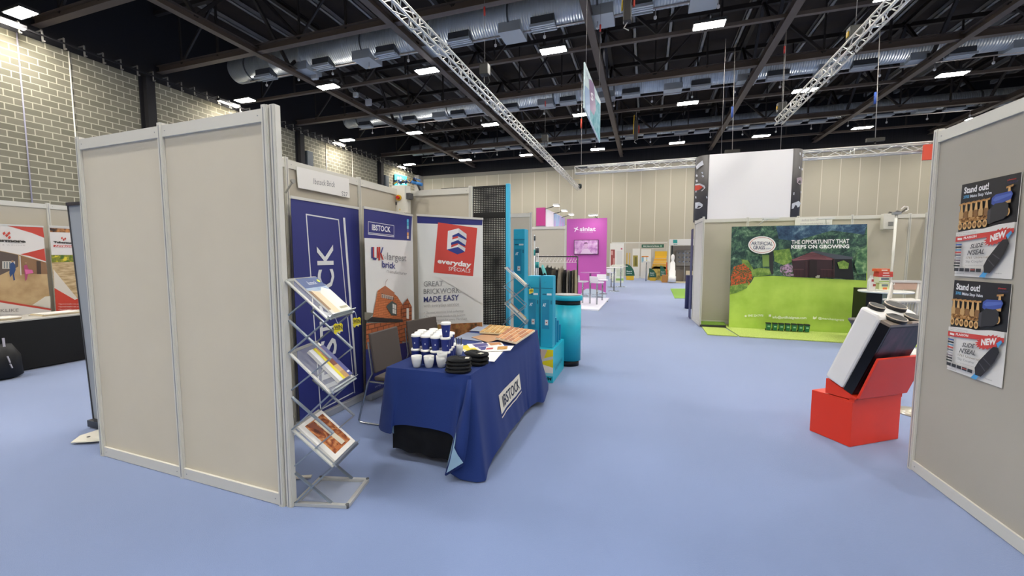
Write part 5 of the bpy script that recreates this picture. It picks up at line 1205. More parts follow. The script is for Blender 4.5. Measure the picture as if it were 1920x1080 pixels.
a.ellipse((1080.5, 429), (1082.5, 429), '#f4eef6'); a.line([(1078, 434), (1083, 426)], .03, '#f4eef6'); a.line([(1077, 428), (1084, 431)], .03, '#f4eef6')
a.poly([(1088, 555), (1092, 546), (1100, 541), (1112, 542), (1125, 544), (1136, 549), (1136, 567), (1088, 567)], '#cfe0ea')
a.text('SINIAT', (1092, 553), (1104, 553), (1092, 550), '#6f8fa6'); a.text('BOARDS', (1111, 553), (1129, 554), (1111, 551), '#6f8fa6'); a.text('PANELS', (1111, 557), (1129, 558), (1111, 555), '#6f8fa6')
a.build('wall_graphics', t)
MB().prism([(-3.05, 12.0, .002), (-1.27, 12.0, .002), (-1.27, PY+.1, .002), (-3.05, PY+.1, .002)], (0, 0, .04)).build('platform', fl, t)
# screen
p, q = py_(1076, 477, PY-.08), py_(1122, 449.5, PY-.08)
t = thing('television', ((p.x+q.x)/2, PY-.08, p.z), 'flat screen showing a person in pink light, on the magenta wall', 'television')
MB().box((p.x, PY-.09, p.z), (q.x, PY-.03, q.z)).build('casing', mat('#24202a', .4), t)
MB().box((p.x+.02, PY-.094, p.z+.02), (q.x-.02, PY-.09, q.z-.02)).build('screen', ramp_mat('screen_picture', [(.35, '#c07fc4'), (.55, '#e3b4e2'), (.7, '#f1dcf2')], scale=7), t)
a = Art((0, PY-.094, 0), (1, 0, 0), (0, 0, 1), eps=.001); a.poly([(1088, 476), (1092, 469), (1096, 466), (1102, 466), (1106, 470), (1109, 476)], '#efd6ef'); a.ellipse((1098.5, 460.5), (1102, 460.5), '#e5bfe0', r2=(1098.5, 455.5)); a.poly([(1095, 458), (1096, 454.5), (1101, 454.5), (1102, 458), (1100, 456.5)], '#8a5a86'); a.build('picture', t)
MB().box(((p.x+q.x)/2-.15, PY-.03, p.z+.1), ((p.x+q.x)/2+.15, PY, q.z-.1)).build('wall_mount', blk, t)
# arm spotlights of the pink stand
spotm = mat('#fff4f0', .5, emit=12, name='spot_lens')
for k, (b0, b1) in enumerate((((1022, 392), (1042, 386)), ((1037, 401), (1057, 396)), ((1052, 408), (1070, 403)))):
    b0_ = px_(*b0, -3.0); h_ = ppl(*b1, b0_+Vector((.45, 0, 0)), Vector((1, 0, 0))); t = thing('arm_spotlight', b0_, 'small white arm spotlight on the header of the magenta stand, '+['first', 'second', 'third'][k]+' from the left', 'spotlight', 'arm spotlights of the magenta stand')
    MB().bar(b0_, h_, .02).build('arm', blk, t); MB().box((h_.x-.06, h_.y-.12, h_.z), (h_.x+.10, h_.y+.12, h_.z+.05)).build('lamp_head', mat('#d6d4d2', .4), t); MB().box((h_.x-.05, h_.y-.11, h_.z-.006), (h_.x+.09, h_.y+.11, h_.z)).build('lens', spotm, t)
h_ = py_(1112, 404, PY-.5); t = thing('arm_spotlight', (h_.x, PY, zt_), 'white arm spotlight shining down on the magenta wall above the screen', 'spotlight', 'arm spotlights of the magenta stand')
MB().bar((h_.x+.1, PY+.02, zt_), h_, .02).build('arm', blk, t); MB().box((h_.x-.16, h_.y-.06, h_.z), (h_.x+.16, h_.y+.06, h_.z+.05)).build('lamp_head', mat('#d6d4d2', .4), t); MB().box((h_.x-.15, h_.y-.05, h_.z-.006), (h_.x+.15, h_.y+.05, h_.z)).build('lens', mat('#fff4f0', .5, emit=30, name='spot_lens_wall'), t)
# bar tables and stools
def bar_table(x, y, h, r, label, sq=False, colr='#c9c2cc'):
    t = thing('bar_table', (x, y, 0), label, 'table', 'high bar tables')
    MB().lathe([(r, h-.025), (r, h)], (x, y, 0), 30).build('tabletop', mat(colr, .3), t); MB().tube((x, y, .02), (x, y, h-.025), .03, 12).build('column', cm, t); MB().lathe([(.26, .002), (.26, .012), (.04, .03)], (x, y, 0), 28).build('base', cm, t)
def bar_stool(x, y, rz, label, h=.76):
    t = thing('bar_stool', (x, y, 0), label, 'stool', 'white bar stools', rz)
    F = Matrix.Translation((x, y, 0)) @ Matrix.Rotation(rz, 4, 'Z'); st = mat('#eceaf0', .3)
    m = MB(frame=F); m.box((-.17, -.16, h-.02), (.17, .16, h+.03)); m.build('seat', st, t, bevel=.03)
    m = MB(frame=F); m.prism([(-.17, .15, h+.03), (.17, .15, h+.03), (.17, .17, h+.2), (-.17, .17, h+.2)], (0, .025, 0)); m.build('backrest', st, t, bevel=.02)
    m = MB(frame=F); m.tube((0, 0, .02), (0, 0, h-.02), .028, 12); m.build('stem', cm, t); m = MB(frame=F); m.lathe([(.21, .002), (.21, .012), (.03, .03)], (0, 0, 0), 28); m.build('base', cm, t)
    m = MB(frame=F); m.path([(-.03, 0, .28), (-.14, -.12, .28), (0, -.2, .28), (.14, -.12, .28), (.03, 0, .28)], .01, 6); m.build('foot_ring', cm, t)
p = pz(1106, 569, .04); bar_table(p.x, p.y, 1.08, .32, 'glass-topped bar table standing before the magenta wall', colr='#b87ab2')
p = pz(1119, 571, .04); bar_stool(p.x, p.y, 2.6, 'white bar stool right of the bar table before the magenta wall')
p = pz(1129, 563, .04); bar_stool(p.x, p.y, .3, 'white bar stool behind the bar table, nearest the edge of the magenta wall')
p = pz(1092, 568, .04); bar_stool(p.x, p.y, 1.4, 'white bar stool left of the bar table, behind the clothes rail')
# second row of bar tables farther along the aisle
p = pz(1151, 546, 0); bar_table(p.x, p.y, 1.1, .42, 'round bar table beyond the magenta stand, nearest the aisle', colr='#dcdad6')
p = pz(1157, 541, 0); bar_table(p.x+.1, p.y+1.2, 1.1, .36, 'second round bar table beyond the magenta stand', colr='#e2e0da')
p = pz(1144, 540, 0); bar_stool(p.x, p.y+.6, 1.0, 'white bar stool beside the round bar tables beyond the magenta stand')
shell_wall('shell_partition', [(-2.36, 20.5), (-1.95, 20.5)], 'narrow grey partition just right of the magenta stand', rail=.1)
# ================================================================== far stands
FY = 31.5
sgreen = mat('#1f5a46', .5); yel = mat('#d9b02e', .6); wht = mat('#e6e3da', .5)
def fbox(name, x0, y0, x1, y1, Yv, d, m_, label, cat, group=None, floor=True, extra=()):
    "upright box whose front face covers the given photograph rectangle at depth Yv"
    a_ = py_(x0, y1, Yv); b_ = py_(x1, y0, Yv); z0 = .002 if floor else a_.z
    t = thing(name, ((a_.x+b_.x)/2, Yv+d/2, z0), label, cat, group)
    MB().box((a_.x, Yv, z0), (b_.x, Yv+d, b_.z)).build('body', m_, t)
    if extra:
        ar = Art((0, Yv, 0), (1, 0, 0), (0, 0, 1), eps=.004, base=.004)
        for e in extra:
            if e[0] == 'r': ar.rect(e[1], e[2], e[3], e[4], e[5])
            elif e[0] == 'p': ar.poly(e[1], e[2])
            else: ar.text(e[1], e[2], e[3], e[4], e[5], bold=.03)
        ar.build('print', t)
    return t
shell_wall('shell_partition', [(-2.5, FY+1), (-1.5, FY+1), (-.5, FY+1), (.5, FY+1), (1.5, FY+1)], 'grey partition at the far end of the aisle behind the green and yellow stand', top=2.7)
fbox('poster_wall', 1143, 456, 1170, 512, FY-2, .1, wht, 'white panel with red window pictures at the far end, left of the green stand', 'panel', extra=[('r', 1145, 468, 1153, 498, '#9a4a44'), ('r', 1146, 470, 1149, 478, '#d9a59a'), ('r', 1149.5, 484, 1152.5, 496, '#c98b80'), ('r', 1164, 465, 1167, 468, '#c0607a'), ('r', 1156, 470, 1167, 505, '#d9d6cf')])
fbox('display_counter', 1146, 497, 1169, 530, FY-6.0, .8, mat('#dfe0cf', .5), 'white and green display counter in front of the white panel at the far end', 'counter', extra=[('r', 1155, 522, 1169, 526, '#8fb85a'), ('r', 1156, 505, 1168, 518, '#c8cfb4')])
fbox('green_header', 1203, 458, 1245, 464.5, FY-.2, .1, sgreen, 'dark green header board of the far stand with pale lettering', 'sign', floor=False, extra=[('t', 'Building Solutions for Roof Merchants', (1206, 462.5), (1236, 462.5), (1206, 460), '#d9e2da'), ('r', 1238, 459.5, 1241, 463, '#7fb09a')])
for k, x in enumerate((1174, 1179)): fbox('yellow_post', x, 474, x+2.6, 512, FY-.5, .1, yel, ['left', 'right'][k]+' of two slim yellow upright boards on the far stand', 'board', 'yellow uprights')
fbox('pull_up_banner', 1185, 466, 1200, 517, FY-.6, .05, wht, 'white pull-up banner with a golden picture on the far green stand', 'banner', extra=[('r', 1187, 479, 1196, 500, '#a39445'), ('r', 1190, 482, 1194, 498, '#6f6a2c')])
fbox('pull_up_banner', 1201, 467, 1221, 517, FY-.6, .05, wht, 'wider white pull-up banner with a blue and orange picture on the far green stand', 'banner', extra=[('r', 1203, 480, 1216, 492, '#86b4c4'), ('r', 1203, 480, 1216, 482.5, '#d98a3a'), ('r', 1210, 486, 1217, 490, '#c7ba6a')])
fbox('timber_stack', 1228, 471, 1251, 480, FY-.5, .6, yel, 'bright yellow board at the top of the yellow display on the far stand', 'board', floor=False)
for k in range(5): fbox('yellow_board', 1222+(4-k)*1.5, 480+k*5, 1250, 484+k*5, FY-1.2-.35*k, .5, mat(['#e0b52e', '#cf9f2a', '#d9b453', '#c79a35', '#b9923a'][k], .6), n_ord(k)+' shelf from the top of the yellow insulation display on the far stand', 'board', 'yellow insulation shelves', floor=False)
# quarter-circle green signs
for k, (x0, x1, yt, yb, col_) in enumerate(((1173, 1190, 495, 517, sgreen), (1217, 1231, 503, 520, sgreen), (1238, 1249, 498, 518, mat('#2f6a55', .5)))):
    Yv = FY-3-.3*k; q = [py_(x0, yb, Yv), py_(x1, yb, Yv)]+[py_(x0+(x1-x0)*math.sin(math.pi/2*(6-i)/6), yb-(yb-yt)*math.cos(math.pi/2*(6-i)/6), Yv) for i in range(7)]
    lb = ['large dark green quarter-round sign at the left of the far stand', 'dark green quarter-round sign before the straw yellow display', 'smaller green sign beside the red post at the far stand'][k]
    t = thing('quarter_round_sign', (q[0].x, Yv, q[0].z), lb, 'sign', 'quarter-round green signs'); MB().prism(q, (0, .08, 0)).build('board', col_, t)
    MB().box((q[0].x+.05, Yv+.01, 0), (q[1].x-.05, Yv+.07, max(.03, q[0].z))).build('base', yel, t)
    a = Art((0, Yv, 0), (1, 0, 0), (0, 0, 1), eps=.004); a.text('Board', (x0+2, yb-7), (x0+(x1-x0)*.7, yb-7), (x0+2, yb-9.5), '#c9d8cf', bold=.03); a.text('range', (x0+2, yb-3.5), (x0+(x1-x0)*.7, yb-3.5), (x0+2, yb-5.5), '#c9d8cf', bold=.03); a.build('lettering', t)
c = py_(1236, 518, FY-2.5); t = thing('straw_display', (c.x, FY-2.5, 0), 'round straw-yellow display between the green signs of the far stand', 'display'); m = MB(); m.prism([Vector((c.x+.75*math.cos(th), FY-2.6, max(.002, 0)+1.05*math.sin(th))) for th in [math.pi*i/14 for i in range(15)]], (0, .6, 0)); m.build('body', ramp_mat('straw', [(.35, '#8a7434'), (.6, '#c9ad5a')], scale=5), t)
tb_ = fbox('high_table', 1205, 490, 1220, 492, FY-4, .5, mat('#d2d0ca', .4), 'small high table with papers at the centre of the far stand', 'table', floor=False)
p = py_(1212, 491, FY-3.8); o = MB().tube((p.x, FY-3.75, .0), (p.x, FY-3.75, p.z), .03, 8).build('stem', cm, tb_)
for k, x in enumerate((1207, 1213.5)): fbox('paper_holder', x, 482, x+5, 489.5, FY-4, .08, wht, ['left', 'right'][k]+' white paper holder on the small high table of the far stand', 'paper holder', 'paper holders', floor=False)
fbox('red_post', 1248.5, 492, 1251, 526, FY-4.5, .15, mat('#c84a2c', .5), 'slim red post at the right end of the far yellow stand', 'post')
fbox('brick_plinth', 1241, 516, 1252, 528, FY-5, .4, mat('#a8763e', .7), 'low brown brick plinth at the foot of the red post', 'plinth')
# shower stand at the right
fbox('stand_header', 1255, 448, 1303, 460, 26.5, .3, mat('#cfccc4', .5), 'pale header of the bathroom stand with a teal square emblem', 'sign', floor=False, extra=[('r', 1262, 449.5, 1270, 456, '#1f8a80'), ('t', 'Bathroom', (1263, 459), (1270, 459), (1263, 457.5), '#2a7f78')])
p0 = py_(1257, 531, 26.6); p1 = py_(1303, 460, 26.6)
t = thing('bathroom_stand', ((p0.x+p1.x)/2, 26.9, 0), 'dark grey bathroom display wall with chrome fittings at the far end of the aisle', 'exhibition stand')
MB().box((p0.x, 27.2, .05), (p1.x, 27.3, p1.z)).build('back_wall', mat('#6f685f', .6), t); MB().box((p0.x-.1, 26.4, .002), (p1.x, 27.3, .05)).build('platform', mat('#d8c9a8', .6), t)
MB().box((py_(1258, 500, 26.6).x, 26.6, .05), (py_(1260.5, 500, 26.6).x, 26.66, p1.z)).build('post', blk, t); MB().box((py_(1253.5, 500, 26.6).x, 26.6, .05), (py_(1255.5, 500, 26.6).x, 26.7, p1.z)).build('post', wht, t)
a_ = py_(1268, 498, 27.1); b_ = py_(1300, 469, 27.1); MB().box((a_.x, 27.1, a_.z), (b_.x, 27.16, b_.z)).build('fitting_board', mat('#8d8880', .5), t)
for i in range(4):
    for j in range(3): c = py_(1272+i*7, 474+j*8, 27.05); MB().tube((c.x, 27.1, c.z), (c.x+.08, 27.0, c.z-.03), .04, 8).build('chrome_tap', cm, t)
a_ = py_(1282, 530, 26.9); b_ = py_(1285, 470, 26.9); MB().box((a_.x, 26.9, .05), (b_.x, 26.95, b_.z)).build('shower_column', mat('#b9bdbd', .3, .5), t)
a_ = py_(1286, 527, 26.8); b_ = py_(1299, 508, 26.8); MB().box((a_.x, 26.7, .05), (b_.x, 27.0, b_.z)).build('basin_unit', mat('#cdbf9f', .4), t)
c = pz(1262, 531, .05); t = thing('white_column_figure', (c.x, 26.2, .05), 'white statue-like column at the left of the bathroom stand', 'column')
MB().lathe([(.21, .052), (.21, .4), (.18, .42), (.18, .75), (.155, .78), (.15, 1.2), (.13, 1.22), (.07, 1.34), (.09, 1.42), (.11, 1.52), (.10, 1.64), (.05, 1.72), (.01, 1.74)], (c.x, 26.2, 0), 20).build('body', mat('#ece9e2', .5), t)
# green mat and dark drum by the garden stand
q = [pz(1257, 541.5, .004), pz(1289, 541.5, .004), pz(1289, 559.5, .004), pz(1265, 559.5, .004)]
o = MB().prism(q, (0, 0, .012)).build('grass_mat', grass2); tag(o, 'bright green mat lying alone in the aisle before the bathroom stand', 'grass mat')
c = pz(1292, 580, 0); t = thing('navy_drum', (c.x+.06, c.y+.2, 0), 'dark navy round counter standing just left of the edge-on partition', 'counter'); MB().lathe([(.13, .002), (.13, 1.0), (.125, 1.02)], (c.x+.02, c.y+.2, 0), 28).build('body', mat('#2b2c52', .5), t); MB().lathe([(.135, 1.02), (.135, 1.04)], (c.x+.02, c.y+.2, 0), 28).build('top', mat('#5a5a66', .4), t)
# ================================================================== lighting trusses
trm = mat('#dedcd4', .35, .55, name='truss_aluminium'); rdm = mat('#cfcdc6', .35, .3)
def lattice(p, q, s, label, pitch=.5, group='silver lighting trusses'):
    "square box truss between p and q, side s; four chords and zigzag lacing, one mesh per part"
    cr = .026 if s < .25 else .034; p = Vector(p); q = Vector(q); d = (q-p).normalized(); r = d.cross(Vector((0, 0, 1))).normalized(); u = r.cross(d)
    t = thing('lighting_truss', (p+q)/2-Vector((0, 0, s/2)), label, 'lighting truss', group)
    C = [r*s/2*i+u*s/2*j for i, j in ((-1, -1), (1, -1), (1, 1), (-1, 1))]
    for c in C: MB().tube(p+c, q+c, cr*.9, 8).build('chord', trm, t)
    L = (q-p).length; n = max(2, int(L/(pitch if s > .25 else .3)))
    for k in range(4):
        a_, b_ = C[k], C[(k+1) % 4]; pts = [p+d*(L*i/n)+(a_ if i % 2 else b_) for i in range(n+1)]
        mb = MB()
        for x, y in zip(pts, pts[1:]): mb.tube(x, y, cr*.42, 5, caps=False)
        mb.build('lacing', rdm, t)
    k = 0
    while k*2.5 < L:
        w = p+d*min(L, k*2.5); mb = MB()
        for i in range(4): mb.tube(w+C[i], w+C[(i+1) % 4], .016, 6)
        mb.build('end_frame', trm, t); k += 1
    return t
# long truss from the top edge to the back wall
z1 = 6.6
pa = pz(743, 8, z1); pe = pz(1099, 356, z1-.0)
lattice((pa.x, -2.0, z1), (pa.x, 30.4, z1), .21, 'long silver lattice truss running from the top edge of the picture towards the back wall')
pb = pz(1678, 2, 6.6); pq = pz(1462, 228, 6.6)
lattice((pb.x, 1.0, 6.6), ((pb.x+pq.x)/2, pq.y, 6.6), .22, 'silver lattice truss at the upper right, ending above the white hanging banner')
ZB = 5.35; YB3 = 18.0
l3 = py_(1079, 319.5, YB3); r3 = py_(1738, 276.5, YB3)
lattice((l3.x, YB3, (l3.z+r3.z)/2), (r3.x+.1, YB3, (l3.z+r3.z)/2), .28, 'silver lattice truss crossing in front of the back wall behind the white hanging banner')
# chain hoists and wires
def hoist(x, y, z_top, z_bot, label, big=True):
    t = thing('chain_hoist', (x, y, z_bot), label, 'chain hoist', 'chain hoists')
    MB().tube((x, y, z_bot+.3), (x, y, z_top), .007, 6).build('wire', mat('#8e8a86', .5), t)
    MB().tube((x, y, z_top-.7), (x, y, z_top-.45), .03, 8).build('red_sling', mat('#b3322a', .5), t)
    if big:
        MB().box((x-.14, y-.12, z_bot), (x+.14, y+.12, z_bot+.32)).build('motor', mat('#22221f', .5), t, bevel=.02)
        MB().box((x-.16, y-.05, z_bot+.1), (x-.14, y+.05, z_bot+.22)).build('plate', mat('#c9a21c', .5), t)
        MB().path([(x+.1, y, z_bot), (x+.16, y, z_bot-.2), (x+.05, y, z_bot-.32), (x-.02, y, z_bot-.2), (x-.02, y, z_bot)], .012, 6).build('chain', mat('#3a3a38', .4, .5), t)
for k, (px0, z_, lb) in enumerate((((909, 135), 7.0, 'black chain hoist above the long truss, nearest the camera'), ((1022, 262), 7.0, 'black chain hoist above the long truss, farther away'), ((1605, 90), 0, ''))):
    if z_: p = ppl(px0[0], px0[1], (pa.x, 0, 0), (1, 0, 0)); hoist(pa.x, p.y, 9.6, p.z-.1, lb)
p = ppl(1603, 68, ((pb.x+pq.x)/2, 0, 0), (1, 0, 0)); hoist((pb.x+pq.x)/2, p.y, 9.6, p.z-.1, 'chain hoist with red and white chain above the upper right truss')
p = ppl(1465, 212, ((pb.x+pq.x)/2, 0, 0), (1, 0, 0)); hoist((pb.x+pq.x)/2, p.y, 9.6, 6.85, 'small hoist at the far end of the upper right truss')
# thick black hanging motor at the top centre, and a lighter one below it
for k, (x, y0, y1, Yv, lb) in enumerate(((1176, -8, 42, 11.0, 'black hanging hoist motor with yellow and red chains at the top edge'), (1192, 226, 262, 24.0, 'hanging black hoist with yellow tags above the aisle'))):
    a_ = py_(x, y0, Yv); b_ = py_(x, y1, Yv); t = thing('hanging_motor', b_, lb, 'chain hoist')
    w = .10 if k == 0 else .10; MB().box((b_.x-w, Yv-w, b_.z), (b_.x+w, Yv+w, a_.z)).build('motor', mat('#201d1c', .5), t, bevel=.02)
    MB().tube((b_.x, Yv, a_.z), (b_.x, Yv, 9.6), .012, 6).build('wire', mat('#8e8a86', .5), t)
    MB().tube((b_.x-w*1.3, Yv, b_.z+.3), (b_.x-w*1.1, Yv, a_.z+.3), .025, 6).build('yellow_tag', mat('#c9a72a', .5), t); MB().tube((b_.x+w*1.5, Yv, b_.z+.35), (b_.x+w*1.5, Yv, b_.z+.75), .03, 6).build('red_tag', mat('#b8402c', .5), t)
    MB().path([(b_.x, Yv, b_.z), (b_.x-.08, Yv, b_.z-.12), (b_.x+.04, Yv, b_.z-.2)], .015, 6).build('hook', mat('#9a9894', .4), t)
# drop lines with small rigging at the back truss
for k, (x, ya, yb, c_, lb) in enumerate(((1373, 210, 284, '#2f4f9a', 'thin wire with a blue clamp above the left side of the white hanging banner'), (1641, 184, 262, '#2f4f9a', 'thin wire with a blue clamp above the back truss at the right'), (1090, 232, 312, '#b8402c', 'thin wire with yellow chain above the left end of the back truss'))):
    a_ = py_(x, ya, YB3); b_ = py_(x, yb, YB3); t = thing('rigging_wire', (b_.x, YB3, b_.z), lb, 'wire', 'rigging wires at the back truss')
    MB().tube((b_.x, YB3, b_.z), (a_.x, YB3, 9.55), .012, 6).build('wire', mat('#a5a09a', .4), t)
    MB().box((b_.x-.26, YB3-.06, b_.z-.06), (b_.x+.26, YB3+.06, b_.z+.06)).build('spreader', mat('#26241f', .5), t)
    zc_ = l3.z+.14; 
    if b_.z-.06 > zc_: MB().tube((b_.x, YB3, zc_), (b_.x, YB3, b_.z-.06), .03, 8).build('clamp_hook', mat('#171716', .5), t)
    MB().tube((a_.x, YB3, a_.z-.2), (a_.x, YB3, a_.z+.2), .04, 6).build('clamp', mat(c_, .5), t)
# small spotlight fixture at the end of the long truss
p = ppl(1101, 346, (pa.x, 0, 0), (1, 0, 0)); t = thing('stage_light', (p.x+.2, 30.3, p.z), 'small black stage light at the far end of the long truss', 'stage light')
MB().lathe([(.08, 6.55), (.14, 6.6), (.14, 6.85), (.09, 6.9)], (p.x+.12, 30.1, 0), 12).build('lamp_body', blk, t); MB().path([(p.x+.12, 30.1, 6.9), (p.x+.12, 30.1, 7.2), (p.x-.3, 30.1, 7.25)], .02, 6).build('yoke', mat('#b8a878', .5), t)
# ------------------------------------------------------------------ hanging direction sign
SX = -1.51
c4 = [ppl(x, y, (SX, 0, 0), (1, 0, 0)) for x, y in ((1095.5, 112), (1126, 190), (1125, 268), (1097, 205))]
y0 = (c4[0].y+c4[3].y)/2; y1 = (c4[1].y+c4[2].y)/2; zt0 = c4[0].z; zb0 = c4[3].z
t = thing('hanging_sign', (SX, (y0+y1)/2, zb0), 'teal and purple sign hanging from the roof over the aisle', 'sign')
Q = [Vector((SX, y0, zb0)), Vector((SX, y1, c4[2].z)), Vector((SX, y1, c4[1].z)), Vector((SX, y0, zt0))]
MB().prism([q+Vector((0, 0, 0)) for q in Q], (-.03, 0, 0)).build('board', mat('#b9cdd0', .5), t)
a = Art((SX, 0, 0), (0, 1, 0), (0, 0, 1), eps=.002, base=.002)
teal = ramp_mat('sign_teal', [(.4, '#4f97a4'), (.6, '#8fc0c6')], scale=6)
a.poly([(1097, 160), (1104, 168), (1125, 196), (1125, 266), (1112, 236), (1098, 203)], teal); a.poly([(1096, 160), (1106, 170), (1106, 224), (1097, 203)], '#7f9fc4')
a.poly([(1104, 148), (1108, 150), (1113, 158), (1117, 205), (1113, 217), (1106, 205)], '#6a3f7a'); a.text('S', (1107, 186), (1112, 190), (1107, 172), '#e2dbe8', bold=.03); a.text('HALL', (1099, 140), (1103, 150), (1099, 131), '#4a6a90')
a.build('print', t)
for k, (yy, zz_) in enumerate(((y0+.3, zt0-.05), (y1-.3, c4[1].z))): MB().tube((SX-.015, yy, zz_-.3), (SX-.015, yy, 9.6), .006, 6).build('wire', mat('#8e8a86', .5), t); MB().tube((SX-.015, yy, 8.6), (SX-.015, yy, 8.8), .03, 6).build('red_clamp', mat('#b3322a', .5), t)
# ------------------------------------------------------------------ big white hanging banner with dark curved wings
HY = 17.2
A_, B_, C_, D_ = py_(1328, 290.5, HY), py_(1487, 278.5, HY), py_(1482, 410, HY), py_(1328, 412, HY)
zt1 = (A_.z+B_.z)/2; zb1 = (C_.z+D_.z)/2-.02; xa, xb = (A_.x+D_.x)/2, (B_.x+C_.x)/2
t = thing('hanging_banner', ((xa+xb)/2, HY, zb1), 'large white banner with charcoal curved sides hanging above the garden stand', 'banner')
MB().prism([(xa, HY, zb1), (xb, HY, zb1), (xb, HY, zt1), (xa, HY, zt1)], (0, .03, 0)).build('white_front', mat('#eceae8', .6), t)
chm = mat('#4d4a49', .6)
def wing(x, sgn, xo):
    rows = []
    for i in range(9):
        th = math.pi/2*i/8; w = abs(xo-x); rows.append([Vector((x+sgn*w*math.sin(th), HY+w*(1-math.cos(th)), zb1)), Vector((x+sgn*w*math.sin(th), HY+w*(1-math.cos(th)), zt1))])
    return MB().grid(rows)
xo1 = py_(1306, 340, HY).x; xo2 = py_(1508, 340, HY).x
wing(xa, -1, xo1).build('charcoal_wing', chm, t, solid=.02); wing(xb, 1, xo2).build('charcoal_wing', chm, t, solid=.02)
MB().prism([(xo1, HY+.7, zb1), (xo2, HY+.7, zb1), (xo2, HY+.7, zt1), (xo1, HY+.7, zt1)], (0, .03, 0)).build('back_cloth', chm, t)
def on_wing(pts, m_, off=.03):
    # pictures of hardware printed on the charcoal sides: project each point on the curved wing
    out = []
    for x, y in pts:
        left = x < 1400; x_e = xa if left else xb; w = abs((xo1 if left else xo2)-x_e); s = -1 if left else 1
        best = None
        for i in range(41):
            th = math.pi/2*i/40; P0 = Vector((x_e+s*w*math.sin(th), HY+w*(1-math.cos(th)), 3)); n = Vector((s*math.sin(th), -math.cos(th), 0))
            q = py_(x, y, P0.y); e = abs(q.x-P0.x)
            if best is None or e < best[0]: best = (e, Vector((P0.x, P0.y, q.z))+n*off)
        out.append(best[1])
    mbw.m = m_; mbw.poly(out)
mbw = MB(); silver = mat('#c9ccd2', .4); rd_ = mat('#c8442e', .5); pkk = mat('#a9989f', .5)
for pts in ([(1306, 312), (1312, 306), (1318, 301), (1320, 309), (1314, 312), (1308, 318)], [(1306, 328), (1318, 322), (1319, 325), (1307, 332)], [(1306, 338), (1318, 328), (1321, 331), (1307, 342)], [(1305, 368), (1326, 368), (1326, 372), (1305, 372)],
            [(1305, 380), (1312, 379), (1318, 383), (1318, 387), (1312, 391), (1305, 391)], [(1498, 286), (1508, 289), (1508, 295), (1498, 290)], [(1497, 312), (1507, 316), (1507, 320), (1497, 316)], [(1487, 361), (1506, 358), (1506, 362), (1487, 366)], [(1484, 382), (1496, 377), (1500, 381), (1497, 388), (1484, 392)]): on_wing(pts, 0)
on_wing([(1305, 345), (1313, 344), (1321, 348), (1323, 352), (1317, 358), (1305, 361)], 0); on_wing([(1305, 348), (1313, 347), (1318, 351), (1313, 356), (1305, 358)], 1, .045); on_wing([(1493, 334), (1500, 332), (1505, 336), (1505, 344), (1498, 346), (1493, 342)], 2)
mbw.build('hardware_pictures', [silver, rd_, pkk], t)
for x in (xa+.4, xb-.4): MB().tube((x, HY+.02, zt1-.05), (x, HY+.02, 9.6), .008, 6).build('wire', mat('#8e8a86', .5), t)
# red square board at the right end of the back truss
a_, b_ = py_(1731, 300, YB3-.3), py_(1750, 270, YB3-.3); o = MB().box((a_.x, YB3-.3, a_.z), (b_.x+.8, YB3-.22, b_.z)).build('red_sign', mat('#cf4a32', .5)); tag(o, 'red board hanging just left of the right partition, at the end of the truss', 'sign')
# teal hanging poster on the block wall
c4 = [px_(x, y, XL+.12) for x, y in ((740, 326), (763, 331), (763, 356), (740, 348))]
t = thing('wall_poster', c4[3], 'turquoise poster with white shapes high on the block wall above the booth corner', 'poster'); MB().prism(c4, (-.04, 0, 0)).build('board', mat('#3fb8c4', .5), t)
a = Art((XL+.12, 0, 0), (0, 1, 0), (0, 0, 1), eps=.004); a.poly([(745, 331), (748, 332), (748, 338), (745, 337)], '#e6f3f3'); a.poly([(750, 331), (752, 332), (752, 340), (750, 339)], '#e6f3f3'); a.line([(746, 346), (752, 342), (758, 344)], .12, '#dff0f0'); a.build('print', t)
# ================================================================== paving stand at the left
LX = -9.67
shell_wall('shell_partition', [(LX, 1.2), (LX, 2.15), (LX, 3.13), (LX, 4.12), (LX, 5.1)], 'grey partition behind the red and white banners at the far left')
bn_x = LX+.30
def side_banner(name, xa_, xb_, yt, label, ym=.62):
    y0 = px_(xa_, yt, bn_x).y; y1 = px_(xb_, yt, bn_x).y; zt3 = px_((xa_+xb_)/2, yt, bn_x).z
    t, ar, u, v, n = pullup(name, (bn_x, y0), (bn_x, y1), zt3, label, mat('#e0dbd6', .5), group=None)
    return t, ar
# big banner, cut by the left picture edge
t, ar = side_banner('pull_up_banner', -45, 80, 422, 'red and white pull-up banner with children on a patio, at the far left edge')
ar.poly([(5, 421), (80, 425), (83, 446), (60, 437), (30, 428)], '#cc4a3c'); ar.poly([(38, 477), (83, 466), (86, 490), (55, 480)], '#c64638'); ar.poly([(-40, 455), (0, 470), (38, 478), (86, 492), (95, 578), (-40, 560)], ramp_mat('patio_photo', [(.35, '#a88a62'), (.6, '#c2a67c')], scale=4))
ar.poly([(-40, 466), (0, 471), (34, 478), (34, 500), (0, 516), (-40, 516)], '#5c504a'); ar.poly([(36, 479), (86, 492), (89, 514), (40, 514)], '#8d6a4c'); ar.rect(4, 490, 28, 504, '#c9c4bc')
for i in range(4): ar.rect(7+i*5, 491, 9+i*5, 503, '#5f6a70')
ar.poly([(68, 489), (76, 490), (77, 514), (69, 514)], '#4a3a30'); ar.poly([(36, 480), (38, 480), (40, 516), (38, 516)], '#d0cac2')
ar.poly([(19, 494), (24, 491), (28, 496), (29, 506), (26, 514), (28, 525), (25, 526), (23, 514), (19, 520), (17, 512)], '#2f4a78'); ar.ellipse((23, 490), (25.5, 490), '#b08a6a')
